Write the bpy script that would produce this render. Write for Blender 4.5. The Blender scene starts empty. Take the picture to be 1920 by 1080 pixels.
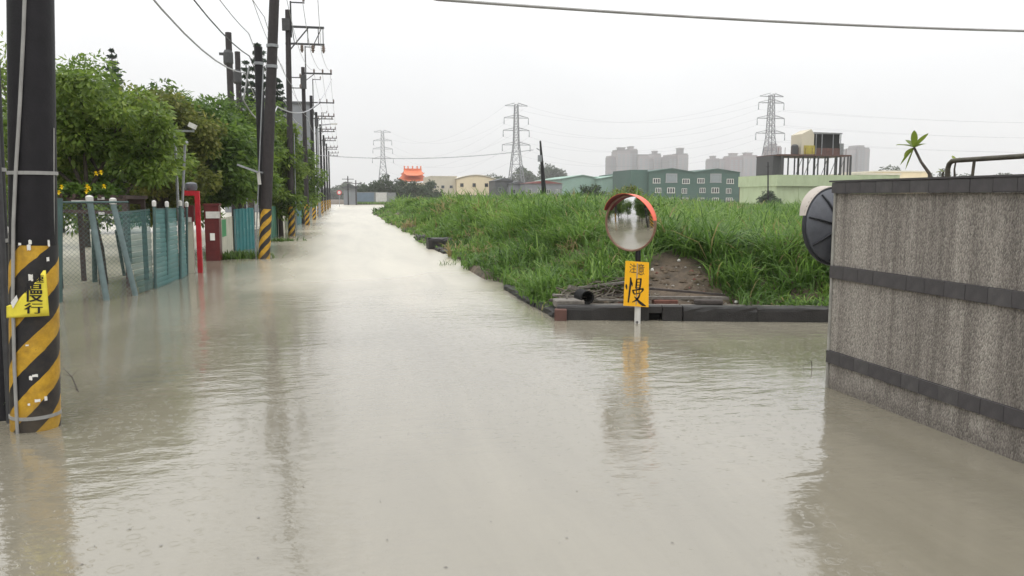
import bpy, math, random
import numpy as np
from mathutils import Vector, Matrix

random.seed(7)
RNG = np.random.default_rng(7)
S = bpy.context.scene
COL = S.collection
R = math.radians

# ------------------------------------------------------------------ camera
F_PX, CAM_Z = 1507.0, 1.7
PITCH = math.atan(170 / F_PX)
YAW = math.atan(315 / F_PX * math.cos(PITCH))
cam_data = bpy.data.cameras.new('camera')
cam_data.sensor_width = 36
cam_data.lens = F_PX / 1920 * 36
cam_data.clip_start = 0.05
cam_data.clip_end = 9000
cam = bpy.data.objects.new('camera', cam_data)
COL.objects.link(cam)
cam.location = (0, 0, CAM_Z)
cam.rotation_euler = (math.pi / 2 - PITCH, 0, -YAW)
S.camera = cam

# ------------------------------------------------------------------ world: overcast sky
SUN_EL, SUN_ROT = R(62), R(200)
w = bpy.data.worlds.new('World')
S.world = w
w.use_nodes = True
nt = w.node_tree
nt.nodes.clear()
wo = nt.nodes.new('ShaderNodeOutputWorld')
bg = nt.nodes.new('ShaderNodeBackground')
bg.inputs['Strength'].default_value = 0.1
sky = nt.nodes.new('ShaderNodeTexSky')
sky.sky_type = 'NISHITA'
sky.sun_disc = False
sky.sun_elevation = SUN_EL
sky.sun_rotation = SUN_ROT
tc = nt.nodes.new('ShaderNodeTexCoord')
sep = nt.nodes.new('ShaderNodeSeparateXYZ')
nt.links.new(tc.outputs['Generated'], sep.inputs[0])
mr = nt.nodes.new('ShaderNodeMapRange')           # even cloud deck, brighter overhead
mr.inputs['From Min'].default_value = 0.0
mr.inputs['From Max'].default_value = 1.0
mr.inputs['To Min'].default_value = 7.8
mr.inputs['To Max'].default_value = 25.0
nt.links.new(sep.outputs['Z'], mr.inputs['Value'])
cn = nt.nodes.new('ShaderNodeTexNoise')
cn.inputs['Scale'].default_value = 2.2
cn.inputs['Detail'].default_value = 4
nt.links.new(tc.outputs['Generated'], cn.inputs['Vector'])
cm = nt.nodes.new('ShaderNodeMapRange')
cm.inputs['From Min'].default_value = 0.3
cm.inputs['From Max'].default_value = 0.7
cm.inputs['To Min'].default_value = 0.93
cm.inputs['To Max'].default_value = 1.05
nt.links.new(cn.outputs['Fac'], cm.inputs['Value'])
mu = nt.nodes.new('ShaderNodeMath')
mu.operation = 'MULTIPLY'
nt.links.new(mr.outputs[0], mu.inputs[0])
nt.links.new(cm.outputs[0], mu.inputs[1])
vm = nt.nodes.new('ShaderNodeVectorMath')
vm.operation = 'SCALE'
vm.inputs[0].default_value = (0.995, 1.0, 1.005)
nt.links.new(mu.outputs[0], vm.inputs['Scale'])
mx = nt.nodes.new('ShaderNodeMix')
mx.data_type = 'RGBA'
mx.inputs[0].default_value = 0.95
nt.links.new(sky.outputs[0], mx.inputs[6])
nt.links.new(vm.outputs[0], mx.inputs[7])
nt.links.new(mx.outputs[2], bg.inputs['Color'])
nt.links.new(bg.outputs[0], wo.inputs['Surface'])

sun_d = bpy.data.lights.new('sun', 'SUN')
sun_d.energy = 0.7
sun_d.angle = R(35)
sun_d.color = (1.0, 0.97, 0.93)
sun = bpy.data.objects.new('sun', sun_d)
COL.objects.link(sun)
sun.rotation_euler = (math.pi / 2 - SUN_EL, 0, math.pi - SUN_ROT)
sun.location = (0, 0, 30)

S.view_settings.view_transform = 'Standard'
S.view_settings.look = 'None'
S.view_settings.exposure = 0.0
S.view_settings.gamma = 1
S.cycles.volume_bounces = 1
S.cycles.max_bounces = 8
S.cycles.transparent_max_bounces = 24

# ------------------------------------------------------------------ coordinates
_fw = np.array([math.sin(YAW) * math.cos(PITCH), math.cos(YAW) * math.cos(PITCH), -math.sin(PITCH)])
_rt = np.array([math.cos(YAW), -math.sin(YAW), 0.0])
_up = np.cross(_rt, _fw)
_C = np.array([0, 0, CAM_Z])


def ray(u, v):
    return _fw * F_PX + _rt * (u - 960) + _up * (540 - v)


def gp(u, v, z=0.0):                 # surveyed point on a level
    r = ray(u, v)
    return Vector(_C + r * ((z - CAM_Z) / r[2]))


def at(u, v, Y):                     # surveyed point at a distance along the road
    r = ray(u, v)
    return Vector(_C + r * (Y / r[1]))


def atx(u, v, X):
    r = ray(u, v)
    return Vector(_C + r * (X / r[0]))


# ------------------------------------------------------------------ materials
MATS = {}


def new_mat(name):
    m = bpy.data.materials.new(name)
    m.use_nodes = True
    return m, m.node_tree, m.node_tree.nodes['Principled BSDF']


def pm(name, col, rough=0.75, var=0.18, scale=4.0, bump=0.0, bscale=40.0, metal=0.0, grime=0.0, gcol=(0.06, 0.055, 0.045),
       gscale=(1.2, 1.2, 0.35), spec=0.4, alpha=1.0):
    """plain material: base colour with noise variation, optional grime streaks and fine relief"""
    if name in MATS:
        return MATS[name]
    m, t, b = new_mat(name)
    n = t.nodes
    tc = n.new('ShaderNodeTexCoord')
    nz = n.new('ShaderNodeTexNoise')
    nz.inputs['Scale'].default_value = scale
    nz.inputs['Detail'].default_value = 6
    nz.inputs['Roughness'].default_value = 0.65
    t.links.new(tc.outputs['Object'], nz.inputs['Vector'])
    rp = n.new('ShaderNodeValToRGB')
    rp.color_ramp.elements[0].position = 0.3
    rp.color_ramp.elements[1].position = 0.7
    rp.color_ramp.elements[0].color = tuple(c * (1 - var) for c in col) + (1,)
    rp.color_ramp.elements[1].color = tuple(min(1, c * (1 + var)) for c in col) + (1,)
    t.links.new(nz.outputs['Fac'], rp.inputs[0])
    out = rp.outputs[0]
    if grime > 0:
        mp = n.new('ShaderNodeMapping')
        mp.inputs['Scale'].default_value = gscale
        t.links.new(tc.outputs['Object'], mp.inputs[0])
        gz = n.new('ShaderNodeTexNoise')
        gz.inputs['Scale'].default_value = 3.0
        gz.inputs['Detail'].default_value = 7
        gz.inputs['Roughness'].default_value = 0.7
        t.links.new(mp.outputs[0], gz.inputs['Vector'])
        gr = n.new('ShaderNodeMapRange')
        gr.inputs['From Min'].default_value = 0.5
        gr.inputs['From Max'].default_value = 0.75
        gr.inputs['To Max'].default_value = grime
        t.links.new(gz.outputs['Fac'], gr.inputs['Value'])
        mix = n.new('ShaderNodeMix')
        mix.data_type = 'RGBA'
        t.links.new(gr.outputs[0], mix.inputs[0])
        t.links.new(out, mix.inputs[6])
        mix.inputs[7].default_value = gcol + (1,)
        out = mix.outputs[2]
    t.links.new(out, b.inputs['Base Color'])
    b.inputs['Roughness'].default_value = rough
    b.inputs['Metallic'].default_value = metal
    b.inputs['Specular IOR Level'].default_value = spec
    b.inputs['Alpha'].default_value = alpha
    if bump > 0:
        bz = n.new('ShaderNodeTexNoise')
        bz.inputs['Scale'].default_value = bscale
        bz.inputs['Detail'].default_value = 4
        t.links.new(tc.outputs['Object'], bz.inputs['Vector'])
        bp = n.new('ShaderNodeBump')
        bp.inputs['Strength'].default_value = bump
        bp.inputs['Distance'].default_value = 0.02
        t.links.new(bz.outputs['Fac'], bp.inputs['Height'])
        t.links.new(bp.outputs[0], b.inputs['Normal'])
    MATS[name] = m
    return m


def leaf_mat(name, c0, c1, c2, trans=0.35, rough=0.45, straw=None):
    """leaf: colour varies leaf by leaf through the 'rnd' attribute, some light passes through"""
    m, t, b = new_mat(name)
    n = t.nodes
    a = n.new('ShaderNodeAttribute')
    a.attribute_name = 'rnd'
    rp = n.new('ShaderNodeValToRGB')
    e = rp.color_ramp.elements
    e[0].color = c0 + (1,)
    e[1].color = c2 + (1,)
    k = e.new(0.5)
    k.color = c1 + (1,)
    if straw:
        k = e.new(0.9)
        k.color = c2 + (1,)
        e[-1].color = straw + (1,)
        e[-1].position = 0.95
    t.links.new(a.outputs['Fac'], rp.inputs[0])
    t.links.new(rp.outputs[0], b.inputs['Base Color'])
    b.inputs['Roughness'].default_value = rough
    b.inputs['Specular IOR Level'].default_value = 0.35
    tr = n.new('ShaderNodeBsdfTranslucent')
    hs = n.new('ShaderNodeHueSaturation')
    hs.inputs['Value'].default_value = 1.25
    t.links.new(rp.outputs[0], hs.inputs['Color'])
    t.links.new(hs.outputs[0], tr.inputs['Color'])
    ms = n.new('ShaderNodeMixShader')
    ms.inputs[0].default_value = trans
    t.links.new(b.outputs[0], ms.inputs[1])
    t.links.new(tr.outputs[0], ms.inputs[2])
    t.links.new(ms.outputs[0], n['Material Output'].inputs['Surface'])
    MATS[name] = m
    return m


# ------------------------------------------------------------------ mesh builder
class MB:
    def __init__(self):
        self.v, self.f = [], []

    def add(self, vs, fs):
        o = len(self.v)
        self.v += [tuple(p) for p in vs]
        self.f += [tuple(i + o for i in f) for f in fs]
        return self

    def box(self, c, s, ax=None):
        """box by centre and size, ax = (x axis, y axis, z axis) unit vectors"""
        c = Vector(c)
        X, Y, Z = ax or (Vector((1, 0, 0)), Vector((0, 1, 0)), Vector((0, 0, 1)))
        X, Y, Z = Vector(X) * s[0] / 2, Vector(Y) * s[1] / 2, Vector(Z) * s[2] / 2
        vs = [c + a * X + b_ * Y + d * Z for d in (-1, 1) for b_ in (-1, 1) for a in (-1, 1)]
        return self.add(vs, [(0, 2, 3, 1), (4, 5, 7, 6), (0, 1, 5, 4), (2, 6, 7, 3), (0, 4, 6, 2), (1, 3, 7, 5)])

    def beam(self, p0, p1, w_, h_=None):
        p0, p1 = Vector(p0), Vector(p1)
        d = p1 - p0
        L = d.length
        d.normalize()
        ref = Vector((0, 0, 1)) if abs(d.z) < 0.9 else Vector((1, 0, 0))
        X = d.cross(ref).normalized()
        Z = X.cross(d).normalized()
        return self.box((p0 + p1) / 2, (w_, L, h_ or w_), (X, d, Z))

    def tube(self, pts, rad, n=8, caps=True):
        pts = [Vector(p) for p in pts]
        if not isinstance(rad, (list, tuple)):
            rad = [rad] * len(pts)
        o = len(self.v)
        prev = None
        for i, p in enumerate(pts):
            d = (pts[min(i + 1, len(pts) - 1)] - pts[max(i - 1, 0)]).normalized()
            if prev is None:
                ref = Vector((0, 0, 1)) if abs(d.z) < 0.9 else Vector((0, 1, 0))
                X = d.cross(ref).normalized()
            else:
                X = (prev - d * prev.dot(d)).normalized()
            prev = X
            Y = d.cross(X)
            for k in range(n):
                a = 2 * math.pi * k / n
                self.v.append(tuple(p + (X * math.cos(a) + Y * math.sin(a)) * rad[i]))
        for i in range(len(pts) - 1):
            for k in range(n):
                a, b_ = o + i * n + k, o + i * n + (k + 1) % n
                self.f.append((a, b_, b_ + n, a + n))
        if caps:
            self.f.append(tuple(o + k for k in range(n))[::-1])
            e = o + (len(pts) - 1) * n
            self.f.append(tuple(e + k for k in range(n)))
        return self

    def lathe(self, c, prof, n=16, ax=None):
        """profile of (radius, height) turned round the axis"""
        c = Vector(c)
        X, Y, Z = ax or (Vector((1, 0, 0)), Vector((0, 1, 0)), Vector((0, 0, 1)))
        o = len(self.v)
        for r_, h in prof:
            for k in range(n):
                a = 2 * math.pi * k / n
                self.v.append(tuple(c + X * (r_ * math.cos(a)) + Y * (r_ * math.sin(a)) + Z * h))
        for i in range(len(prof) - 1):
            for k in range(n):
                a, b_ = o + i * n + k, o + i * n + (k + 1) % n
                self.f.append((a, b_, b_ + n, a + n))
        self.f.append(tuple(o + k for k in range(n))[::-1])
        e = o + (len(prof) - 1) * n
        self.f.append(tuple(e + k for k in range(n)))
        return self

    def prism(self, poly, ext):
        """polygon of 3D points pushed along a vector"""
        poly = [Vector(p) for p in poly]
        ext = Vector(ext)
        n = len(poly)
        vs = poly + [p + ext for p in poly]
        fs = [tuple(range(n))[::-1], tuple(range(n, 2 * n))]
        fs += [(i, (i + 1) % n, (i + 1) % n + n, i + n) for i in range(n)]
        return self.add(vs, fs)

    def build(self, name, mat, parent=None, smooth=False):
        o = Vector((0, 0, 0))
        p = parent
        while p is not None:
            o = o + p.location
            p = p.parent
        me = bpy.data.meshes.new(name)
        me.from_pydata([tuple(Vector(v) - o) for v in self.v], [], self.f)
        me.materials.append(MATS[mat] if isinstance(mat, str) else mat)
        if smooth:
            me.polygons.foreach_set('use_smooth', [True] * len(me.polygons))
            try:
                me.set_sharp_from_angle(angle=R(40))
            except Exception:
                pass
        me.update()
        ob = bpy.data.objects.new(name, me)
        COL.objects.link(ob)
        if parent is not None:
            ob.parent = parent
        return ob


def tag(o, label=None, cat=None, group=None, kind=None):
    if label:
        o['label'] = label
    if cat:
        o['category'] = cat
    if group:
        o['group'] = group
    if kind:
        o['kind'] = kind
    return o


def thing(name, loc, label, cat, group=None):
    o = bpy.data.objects.new(name, None)
    o.empty_display_size = 0.2
    o.location = loc
    COL.objects.link(o)
    return tag(o, label, cat, group)


def np_mesh(name, V, quads, mat, parent=None, rnd=None, tris=None):
    """fast mesh from arrays; rnd = one value per vertex"""
    o = Vector((0, 0, 0))
    p = parent
    while p is not None:
        o = o + p.location
        p = p.parent
    V = np.asarray(V, dtype=np.float32) - np.array(o, dtype=np.float32)
    me = bpy.data.meshes.new(name)
    nq = 0 if quads is None else len(quads)
    ntr = 0 if tris is None else len(tris)
    me.vertices.add(len(V))
    me.vertices.foreach_set('co', V.ravel())
    idx = []
    if nq:
        idx.append(np.asarray(quads, dtype=np.int32).ravel())
    if ntr:
        idx.append(np.asarray(tris, dtype=np.int32).ravel())
    idx = np.concatenate(idx)
    me.loops.add(len(idx))
    me.loops.foreach_set('vertex_index', idx)
    me.polygons.add(nq + ntr)
    ls = np.concatenate([np.arange(nq) * 4, nq * 4 + np.arange(ntr) * 3]).astype(np.int32)
    me.polygons.foreach_set('loop_start', ls)
    me.materials.append(MATS[mat])
    if rnd is not None:
        at_ = me.attributes.new('rnd', 'FLOAT', 'POINT')
        at_.data.foreach_set('value', np.asarray(rnd, dtype=np.float32))
    me.update(calc_edges=True)
    me.validate()
    ob = bpy.data.objects.new(name, me)
    COL.objects.link(ob)
    if parent is not None:
        ob.parent = parent
    return ob


# ------------------------------------------------------------------ base materials
pm('soil', (0.10, 0.075, 0.05), 0.9, 0.35, 6, 0.6, 30)
pm('concrete_wet', (0.024, 0.022, 0.021), 0.6, 0.3, 5, 0.4, 60, grime=0.75, gcol=(0.014, 0.014, 0.012))
pm('concrete_pale', (0.30, 0.29, 0.26), 0.8, 0.25, 5, 0.4, 60, grime=0.6, gcol=(0.08, 0.075, 0.06))
pm('concrete_grey', (0.22, 0.23, 0.23), 0.75, 0.2, 5, 0.3, 60, grime=0.5)
pm('pole_black', (0.009, 0.008, 0.010), 0.55, 0.35, 8, 0.15, 60, grime=0.3, gcol=(0.026, 0.023, 0.024), spec=.3, gscale=(2, 2, 0.5))
pm('pole_brown', (0.025, 0.020, 0.021), 0.65, 0.3, 8, 0.2, 60, grime=0.3, gcol=(0.07, 0.06, 0.055), gscale=(2, 2, 0.5))
pm('steel_dark', (0.06, 0.06, 0.062), 0.55, 0.2, 10, metal=0.3)
pm('steel_grey', (0.28, 0.29, 0.30), 0.5, 0.15, 10, metal=0.4, grime=0.3)
pm('pylon_steel', (0.20, 0.21, 0.22), 0.6, 0.1, 2, metal=0.2)
pm('wire_dark', (0.07, 0.07, 0.075), 0.6, 0.1)
pm('wire_pale', (0.40, 0.40, 0.42), 0.6, 0.1)
pm('cable_white', (0.30, 0.295, 0.28), 0.55, 0.15, 8, grime=0.4)
pm('porcelain', (0.16, 0.12, 0.10), 0.3, 0.1)
pm('white_paint', (0.55, 0.54, 0.51), 0.65, 0.12, 6, grime=0.45, gcol=(0.24, 0.22, 0.18))
pm('paper_white', (0.74, 0.72, 0.68), 0.8, 0.08, 8)
pm('sign_orange', (0.86, 0.44, 0.012), 0.45, 0.06, 6, grime=0.12, gcol=(0.4, 0.2, 0.03))
pm('sign_yellow', (0.78, 0.66, 0.06), 0.55, 0.08, 10, grime=0.15, gcol=(0.4, 0.32, 0.1))
pm('ink_black', (0.012, 0.011, 0.012), 0.6, 0.2, 20)
pm('ink_faded', (0.05, 0.048, 0.035), 0.7, 0.45, 90)
pm('hood_red', (0.80, 0.105, 0.045), 0.4, 0.1, 6)
pm('hood_inner_shade', (0.16, 0.02, 0.02), 0.6, 0.15, 6)  # dark red puts the shade under the orange hood into the colour
pm('hood_pale', (0.40, 0.355, 0.31), 0.5, 0.1, 6)
pm('mirror_rim', (0.23, 0.13, 0.09), 0.5, 0.25, 12)
pm('mirror_back', (0.10, 0.105, 0.12), 0.45, 0.2, 10, grime=0.25, gcol=(0.2, 0.2, 0.2))
pm('mirror_rib', (0.028, 0.03, 0.036), 0.5, 0.2)
pm('bark', (0.055, 0.045, 0.035), 0.9, 0.35, 9, 0.8, 30)
pm('bark_pale', (0.13, 0.115, 0.09), 0.9, 0.35, 9, 0.8, 30)
pm('red_paint', (0.44, 0.012, 0.022), 0.5, 0.22, 5, .15, 40, grime=0.45, gcol=(0.12, 0.03, 0.02))
pm('maroon_paint', (0.10, 0.014, 0.014), 0.45, 0.25, 5, .1, 40, grime=0.35, gcol=(0.05, 0.02, 0.016))
pm('teal_steel', (0.035, 0.185, 0.195), 0.5, 0.15, 3, grime=0.3, gcol=(0.06, 0.09, 0.08))
pm('green_post', (0.055, 0.10, 0.095), 0.6, 0.2, 6, grime=0.3)
pm('green_grey_post', (0.12, 0.165, 0.165), 0.7, 0.2, 6, grime=0.5, gcol=(0.06, 0.07, 0.06))
pm('cream_wall', (0.48, 0.47, 0.38), 0.85, 0.1, 2, grime=0.5, gcol=(0.2, 0.19, 0.15))
pm('brown_wood', (0.07, 0.045, 0.04), 0.8, 0.3, 6, grime=0.3)
pm('plank_grey', (0.17, 0.155, 0.135), 0.85, 0.35, 12, 0.5, 50, grime=0.5)
pm('plank_dark', (0.06, 0.05, 0.045), 0.85, 0.35, 12, 0.5, 50)
pm('brick_red', (0.14, 0.062, 0.045), 0.85, 0.3, 12, 0.4, 50)
pm('rubber_black', (0.012, 0.012, 0.013), 0.6, 0.2)
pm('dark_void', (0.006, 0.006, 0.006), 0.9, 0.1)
pm('petal_yellow', (0.85, 0.62, 0.01), 0.5, 0.1)
pm('green_factory', (0.045, 0.092, 0.076), 0.7, 0.07, 0.6, grime=0.25, gcol=(0.04, 0.07, 0.06), gscale=(.3, .3, .1))
pm('pale_green_shed', (0.24, 0.36, 0.30), 0.7, 0.07, 0.6, grime=0.3, gcol=(0.18, 0.25, 0.2), gscale=(.3, .3, .1))
pm('green_tank', (0.36, 0.43, 0.27), 0.75, 0.08, 0.6, grime=0.4, gcol=(0.2, 0.23, 0.14), gscale=(.4, .4, .1))
pm('cream_shed', (0.70, 0.60, 0.41), 0.75, 0.05, 0.6, grime=0.2, gcol=(0.4, 0.35, 0.26), gscale=(.3, .3, .1))
pm('beige_shed', (0.50, 0.46, 0.36), 0.75, 0.05, 0.6, grime=0.2, gcol=(0.35, 0.32, 0.26), gscale=(.3, .3, .1))
pm('roof_cream', (0.62, 0.58, 0.48), 0.7, 0.08, 0.6)
pm('roof_dark', (0.07, 0.075, 0.08), 0.7, 0.15, 0.6)
pm('roof_red', (0.17, 0.05, 0.045), 0.7, 0.15, 0.8)
pm('temple_orange', (0.58, 0.15, 0.06), 0.6, 0.12, 1.5)
pm('grey_building', (0.19, 0.20, 0.215), 0.8, 0.06, 0.5, grime=0.35, gcol=(0.13, 0.14, 0.15), gscale=(.3, .3, .06))
pm('tower_grey', (0.16, 0.15, 0.155), 0.8, 0.06, 0.1)
pm('tower_pale', (0.23, 0.21, 0.21), 0.8, 0.06, 0.1)
pm('tower_pink', (0.19, 0.145, 0.15), 0.8, 0.06, 0.1)
pm('glass_dark', (0.03, 0.04, 0.045), 0.15, 0.1, spec=0.5)
pm('glass_pale', (0.20, 0.23, 0.24), 0.25, 0.1, spec=0.5)
pm('rust_steel', (0.10, 0.05, 0.04), 0.8, 0.3, 3)
pm('yellow_ochre', (0.36, 0.30, 0.05), 0.7, 0.2, 2)
pm('blue_panel', (0.14, 0.19, 0.24), 0.7, 0.15, 1)
pm('sign_red', (0.6, 0.03, 0.05), 0.5, 0.05)
pm('pipe_rust', (0.075, 0.068, 0.05), 0.65, 0.35, 14, 0.3, 60, grime=0.5, gcol=(0.14, 0.09, 0.045), gscale=(6, 6, 6))
pm('tile_a', (0.062, 0.057, 0.060), 0.45, 0.15, 12, 0.1, 60, grime=0.3, gcol=(0.12, 0.115, 0.11), gscale=(4, 4, 1))
pm('tile_b', (0.065, 0.060, 0.063), 0.45, 0.15, 12, 0.1, 60, grime=0.4, gcol=(0.11, 0.105, 0.10), gscale=(4, 4, 1))
pm('tile_c', (0.074, 0.069, 0.071), 0.45, 0.2, 12, 0.1, 60, grime=0.5, gcol=(0.13, 0.125, 0.12), gscale=(4, 4, 1))
pm('mortar', (0.05, 0.047, 0.048), 0.9, 0.2)

leaf_mat('leaf_olive', (0.055, 0.10, 0.016), (0.135, 0.205, 0.034), (0.28, 0.35, 0.07), .45)
leaf_mat('leaf_green', (0.045, 0.085, 0.016), (0.115, 0.19, 0.03), (0.24, 0.33, 0.055), .45)
leaf_mat('leaf_deep', (0.045, 0.085, 0.02), (0.105, 0.18, 0.034), (0.22, 0.32, 0.06), .45)
leaf_mat('leaf_brownish', (0.075, 0.095, 0.022), (0.16, 0.185, 0.04), (0.28, 0.27, 0.075), .45)
leaf_mat('leaf_far', (0.03, 0.05, 0.025), (0.045, 0.07, 0.035), (0.07, 0.10, 0.045))
leaf_mat('needle', (0.018, 0.035, 0.024), (0.028, 0.05, 0.032), (0.045, 0.07, 0.04), 0.15)
leaf_mat('leaf_weed', (0.045, 0.085, 0.015), (0.075, 0.14, 0.02), (0.14, 0.22, 0.035))
leaf_mat('grass_blade', (0.045, 0.095, 0.020), (0.125, 0.225, 0.042), (0.25, 0.36, 0.085), 0.45, 0.5, (0.27, 0.22, 0.10))
leaf_mat('frangipani_leaf', (0.10, 0.15, 0.02), (0.17, 0.23, 0.035), (0.26, 0.30, 0.06), 0.4)


def make_water():
    m, t, b = new_mat('flood_water')
    n, L = t.nodes, t.links
    geo = n.new('ShaderNodeNewGeometry')
    # muddy body colour, drifting slightly
    big = n.new('ShaderNodeTexNoise')
    big.inputs['Scale'].default_value = 0.22
    big.inputs['Detail'].default_value = 3
    L.new(geo.outputs['Position'], big.inputs['Vector'])
    rp = n.new('ShaderNodeValToRGB')
    rp.color_ramp.elements[0].position = 0.3
    rp.color_ramp.elements[1].position = 0.7
    rp.color_ramp.elements[0].color = (0.19, 0.172, 0.128, 1)
    rp.color_ramp.elements[1].color = (0.228, 0.208, 0.16, 1)
    L.new(big.outputs['Fac'], rp.inputs[0])
    # paler colour down the road stands in for the bright sky reflected there
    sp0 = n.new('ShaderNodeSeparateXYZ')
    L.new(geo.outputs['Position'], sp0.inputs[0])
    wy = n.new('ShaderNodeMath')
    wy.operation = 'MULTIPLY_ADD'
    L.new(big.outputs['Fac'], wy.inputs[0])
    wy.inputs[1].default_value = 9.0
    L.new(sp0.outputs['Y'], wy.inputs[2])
    sky_pale = n.new('ShaderNodeMapRange')
    sky_pale.interpolation_type = 'SMOOTHSTEP'
    sky_pale.inputs['From Min'].default_value = 11.5
    sky_pale.inputs['From Max'].default_value = 25.0
    L.new(wy.outputs[0], sky_pale.inputs['Value'])
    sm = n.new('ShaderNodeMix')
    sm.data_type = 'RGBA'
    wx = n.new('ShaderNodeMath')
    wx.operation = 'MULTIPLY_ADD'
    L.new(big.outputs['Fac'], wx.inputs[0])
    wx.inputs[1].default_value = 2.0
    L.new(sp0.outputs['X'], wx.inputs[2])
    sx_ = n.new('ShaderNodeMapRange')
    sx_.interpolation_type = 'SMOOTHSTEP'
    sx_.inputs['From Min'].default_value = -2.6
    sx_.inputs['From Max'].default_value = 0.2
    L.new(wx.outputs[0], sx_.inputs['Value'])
    sy_ = n.new('ShaderNodeMapRange')          # the open yard beyond the fence is ruffled and painted pale too
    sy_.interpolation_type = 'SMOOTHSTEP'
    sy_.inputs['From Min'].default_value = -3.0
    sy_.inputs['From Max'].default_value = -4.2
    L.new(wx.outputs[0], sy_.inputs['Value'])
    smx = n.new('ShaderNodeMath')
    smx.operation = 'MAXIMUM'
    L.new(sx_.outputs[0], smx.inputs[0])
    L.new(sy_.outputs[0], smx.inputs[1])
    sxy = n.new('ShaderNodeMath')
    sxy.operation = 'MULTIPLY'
    L.new(sky_pale.outputs[0], sxy.inputs[0])
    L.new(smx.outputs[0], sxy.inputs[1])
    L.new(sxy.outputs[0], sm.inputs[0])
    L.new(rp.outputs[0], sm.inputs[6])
    sm.inputs[7].default_value = (0.47, 0.435, 0.345, 1)  # pale tone painted for the sky reflected on the farther water
    # silt streaks drawn out along the current
    smp = n.new('ShaderNodeMapping')
    smp.inputs['Scale'].default_value = (1.3, 0.16, 1)
    L.new(geo.outputs['Position'], smp.inputs[0])
    stn = n.new('ShaderNodeTexNoise')
    stn.inputs['Scale'].default_value = 1.0
    stn.inputs['Detail'].default_value = 7
    stn.inputs['Roughness'].default_value = 0.62
    stn.inputs['Distortion'].default_value = 0.6
    L.new(smp.outputs[0], stn.inputs['Vector'])
    stv = n.new('ShaderNodeMapRange')
    stv.inputs['From Min'].default_value = 0.3
    stv.inputs['From Max'].default_value = 0.7
    stv.inputs['To Min'].default_value = 0.84
    stv.inputs['To Max'].default_value = 1.10
    L.new(stn.outputs['Fac'], stv.inputs['Value'])
    svm = n.new('ShaderNodeVectorMath')
    svm.operation = 'SCALE'
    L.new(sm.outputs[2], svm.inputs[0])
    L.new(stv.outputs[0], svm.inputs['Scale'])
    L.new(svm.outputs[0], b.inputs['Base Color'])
    b.inputs['IOR'].default_value = 1.85
    b.inputs['Specular IOR Level'].default_value = 0.5
    # rain-ruffled in the current, calm in the slack water by the fence and the kerb
    r1 = n.new('ShaderNodeMapRange')
    r1.inputs['To Min'].default_value = 0.10
    r1.inputs['To Max'].default_value = 0.30
    L.new(sxy.outputs[0], r1.inputs['Value'])
    L.new(r1.outputs[0], b.inputs['Roughness'])

    def math2(op, a, b_=None, c=None):
        x = n.new('ShaderNodeMath')
        x.operation = op
        for i, q in enumerate((a, b_, c)):
            if q is None:
                continue
            if isinstance(q, (int, float)):
                x.inputs[i].default_value = q
            else:
                L.new(q, x.inputs[i])
        return x.outputs[0]

    # wind ripples
    mp = n.new('ShaderNodeMapping')
    mp.inputs['Scale'].default_value = (3.2, 6.0, 1)
    L.new(geo.outputs['Position'], mp.inputs[0])
    rn = n.new('ShaderNodeTexNoise')
    rn.inputs['Scale'].default_value = 1.0
    rn.inputs['Detail'].default_value = 3
    rn.inputs['Roughness'].default_value = 0.55
    L.new(mp.outputs[0], rn.inputs['Vector'])
    fine = n.new('ShaderNodeTexNoise')
    fine.inputs['Scale'].default_value = 26
    fine.inputs['Detail'].default_value = 2
    L.new(geo.outputs['Position'], fine.inputs['Vector'])
    # ruffled patches: ripple strength itself drifts
    pat = n.new('ShaderNodeTexNoise')
    pat.inputs['Scale'].default_value = 0.5
    pat.inputs['Detail'].default_value = 2
    L.new(geo.outputs['Position'], pat.inputs['Vector'])
    pr = n.new('ShaderNodeMapRange')
    pr.inputs['From Min'].default_value = 0.4
    pr.inputs['From Max'].default_value = 0.65
    pr.inputs['To Min'].default_value = 0.25
    pr.inputs['To Max'].default_value = 1.0
    L.new(pat.outputs['Fac'], pr.inputs['Value'])
    h = math2('MULTIPLY', math2('ADD', math2('MULTIPLY', rn.outputs['Fac'], 1.0), math2('MULTIPLY', fine.outputs['Fac'], 0.10)), pr.outputs[0])
    # rings of raindrops
    for sc, amp, off in ((8.5, 0.022, 0.0), (14.0, 0.015, 7.3)):
        mv = n.new('ShaderNodeMapping')
        mv.inputs['Location'].default_value = (off, off * 0.7, 0)
        L.new(geo.outputs['Position'], mv.inputs[0])
        vo = n.new('ShaderNodeTexVoronoi')
        vo.voronoi_dimensions = '2D'
        vo.inputs['Scale'].default_value = sc
        L.new(mv.outputs[0], vo.inputs['Vector'])
        sc_ = n.new('ShaderNodeSeparateColor')
        L.new(vo.outputs['Color'], sc_.inputs[0])
        d = vo.outputs['Distance']
        rad = math2('MULTIPLY', sc_.outputs[0], 0.34)
        x = math2('SUBTRACT', d, rad)
        env = math2('MAXIMUM', math2('SUBTRACT', 1.0, math2('MULTIPLY', math2('ABSOLUTE', x), 11.0)), 0.0)
        wave = math2('COSINE', math2('MULTIPLY', x, 62.0))
        live = math2('GREATER_THAN', sc_.outputs[1], 0.4)
        ring = math2('MULTIPLY', math2('MULTIPLY', wave, env), math2('MULTIPLY', live, amp))
        h = math2('ADD', h, ring)
    bp = n.new('ShaderNodeBump')
    bp.inputs['Strength'].default_value = 1.0
    bp.inputs['Distance'].default_value = 0.012
    L.new(h, bp.inputs['Height'])
    L.new(bp.outputs[0], b.inputs['Normal'])
    MATS['flood_water'] = m


make_water()


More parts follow.
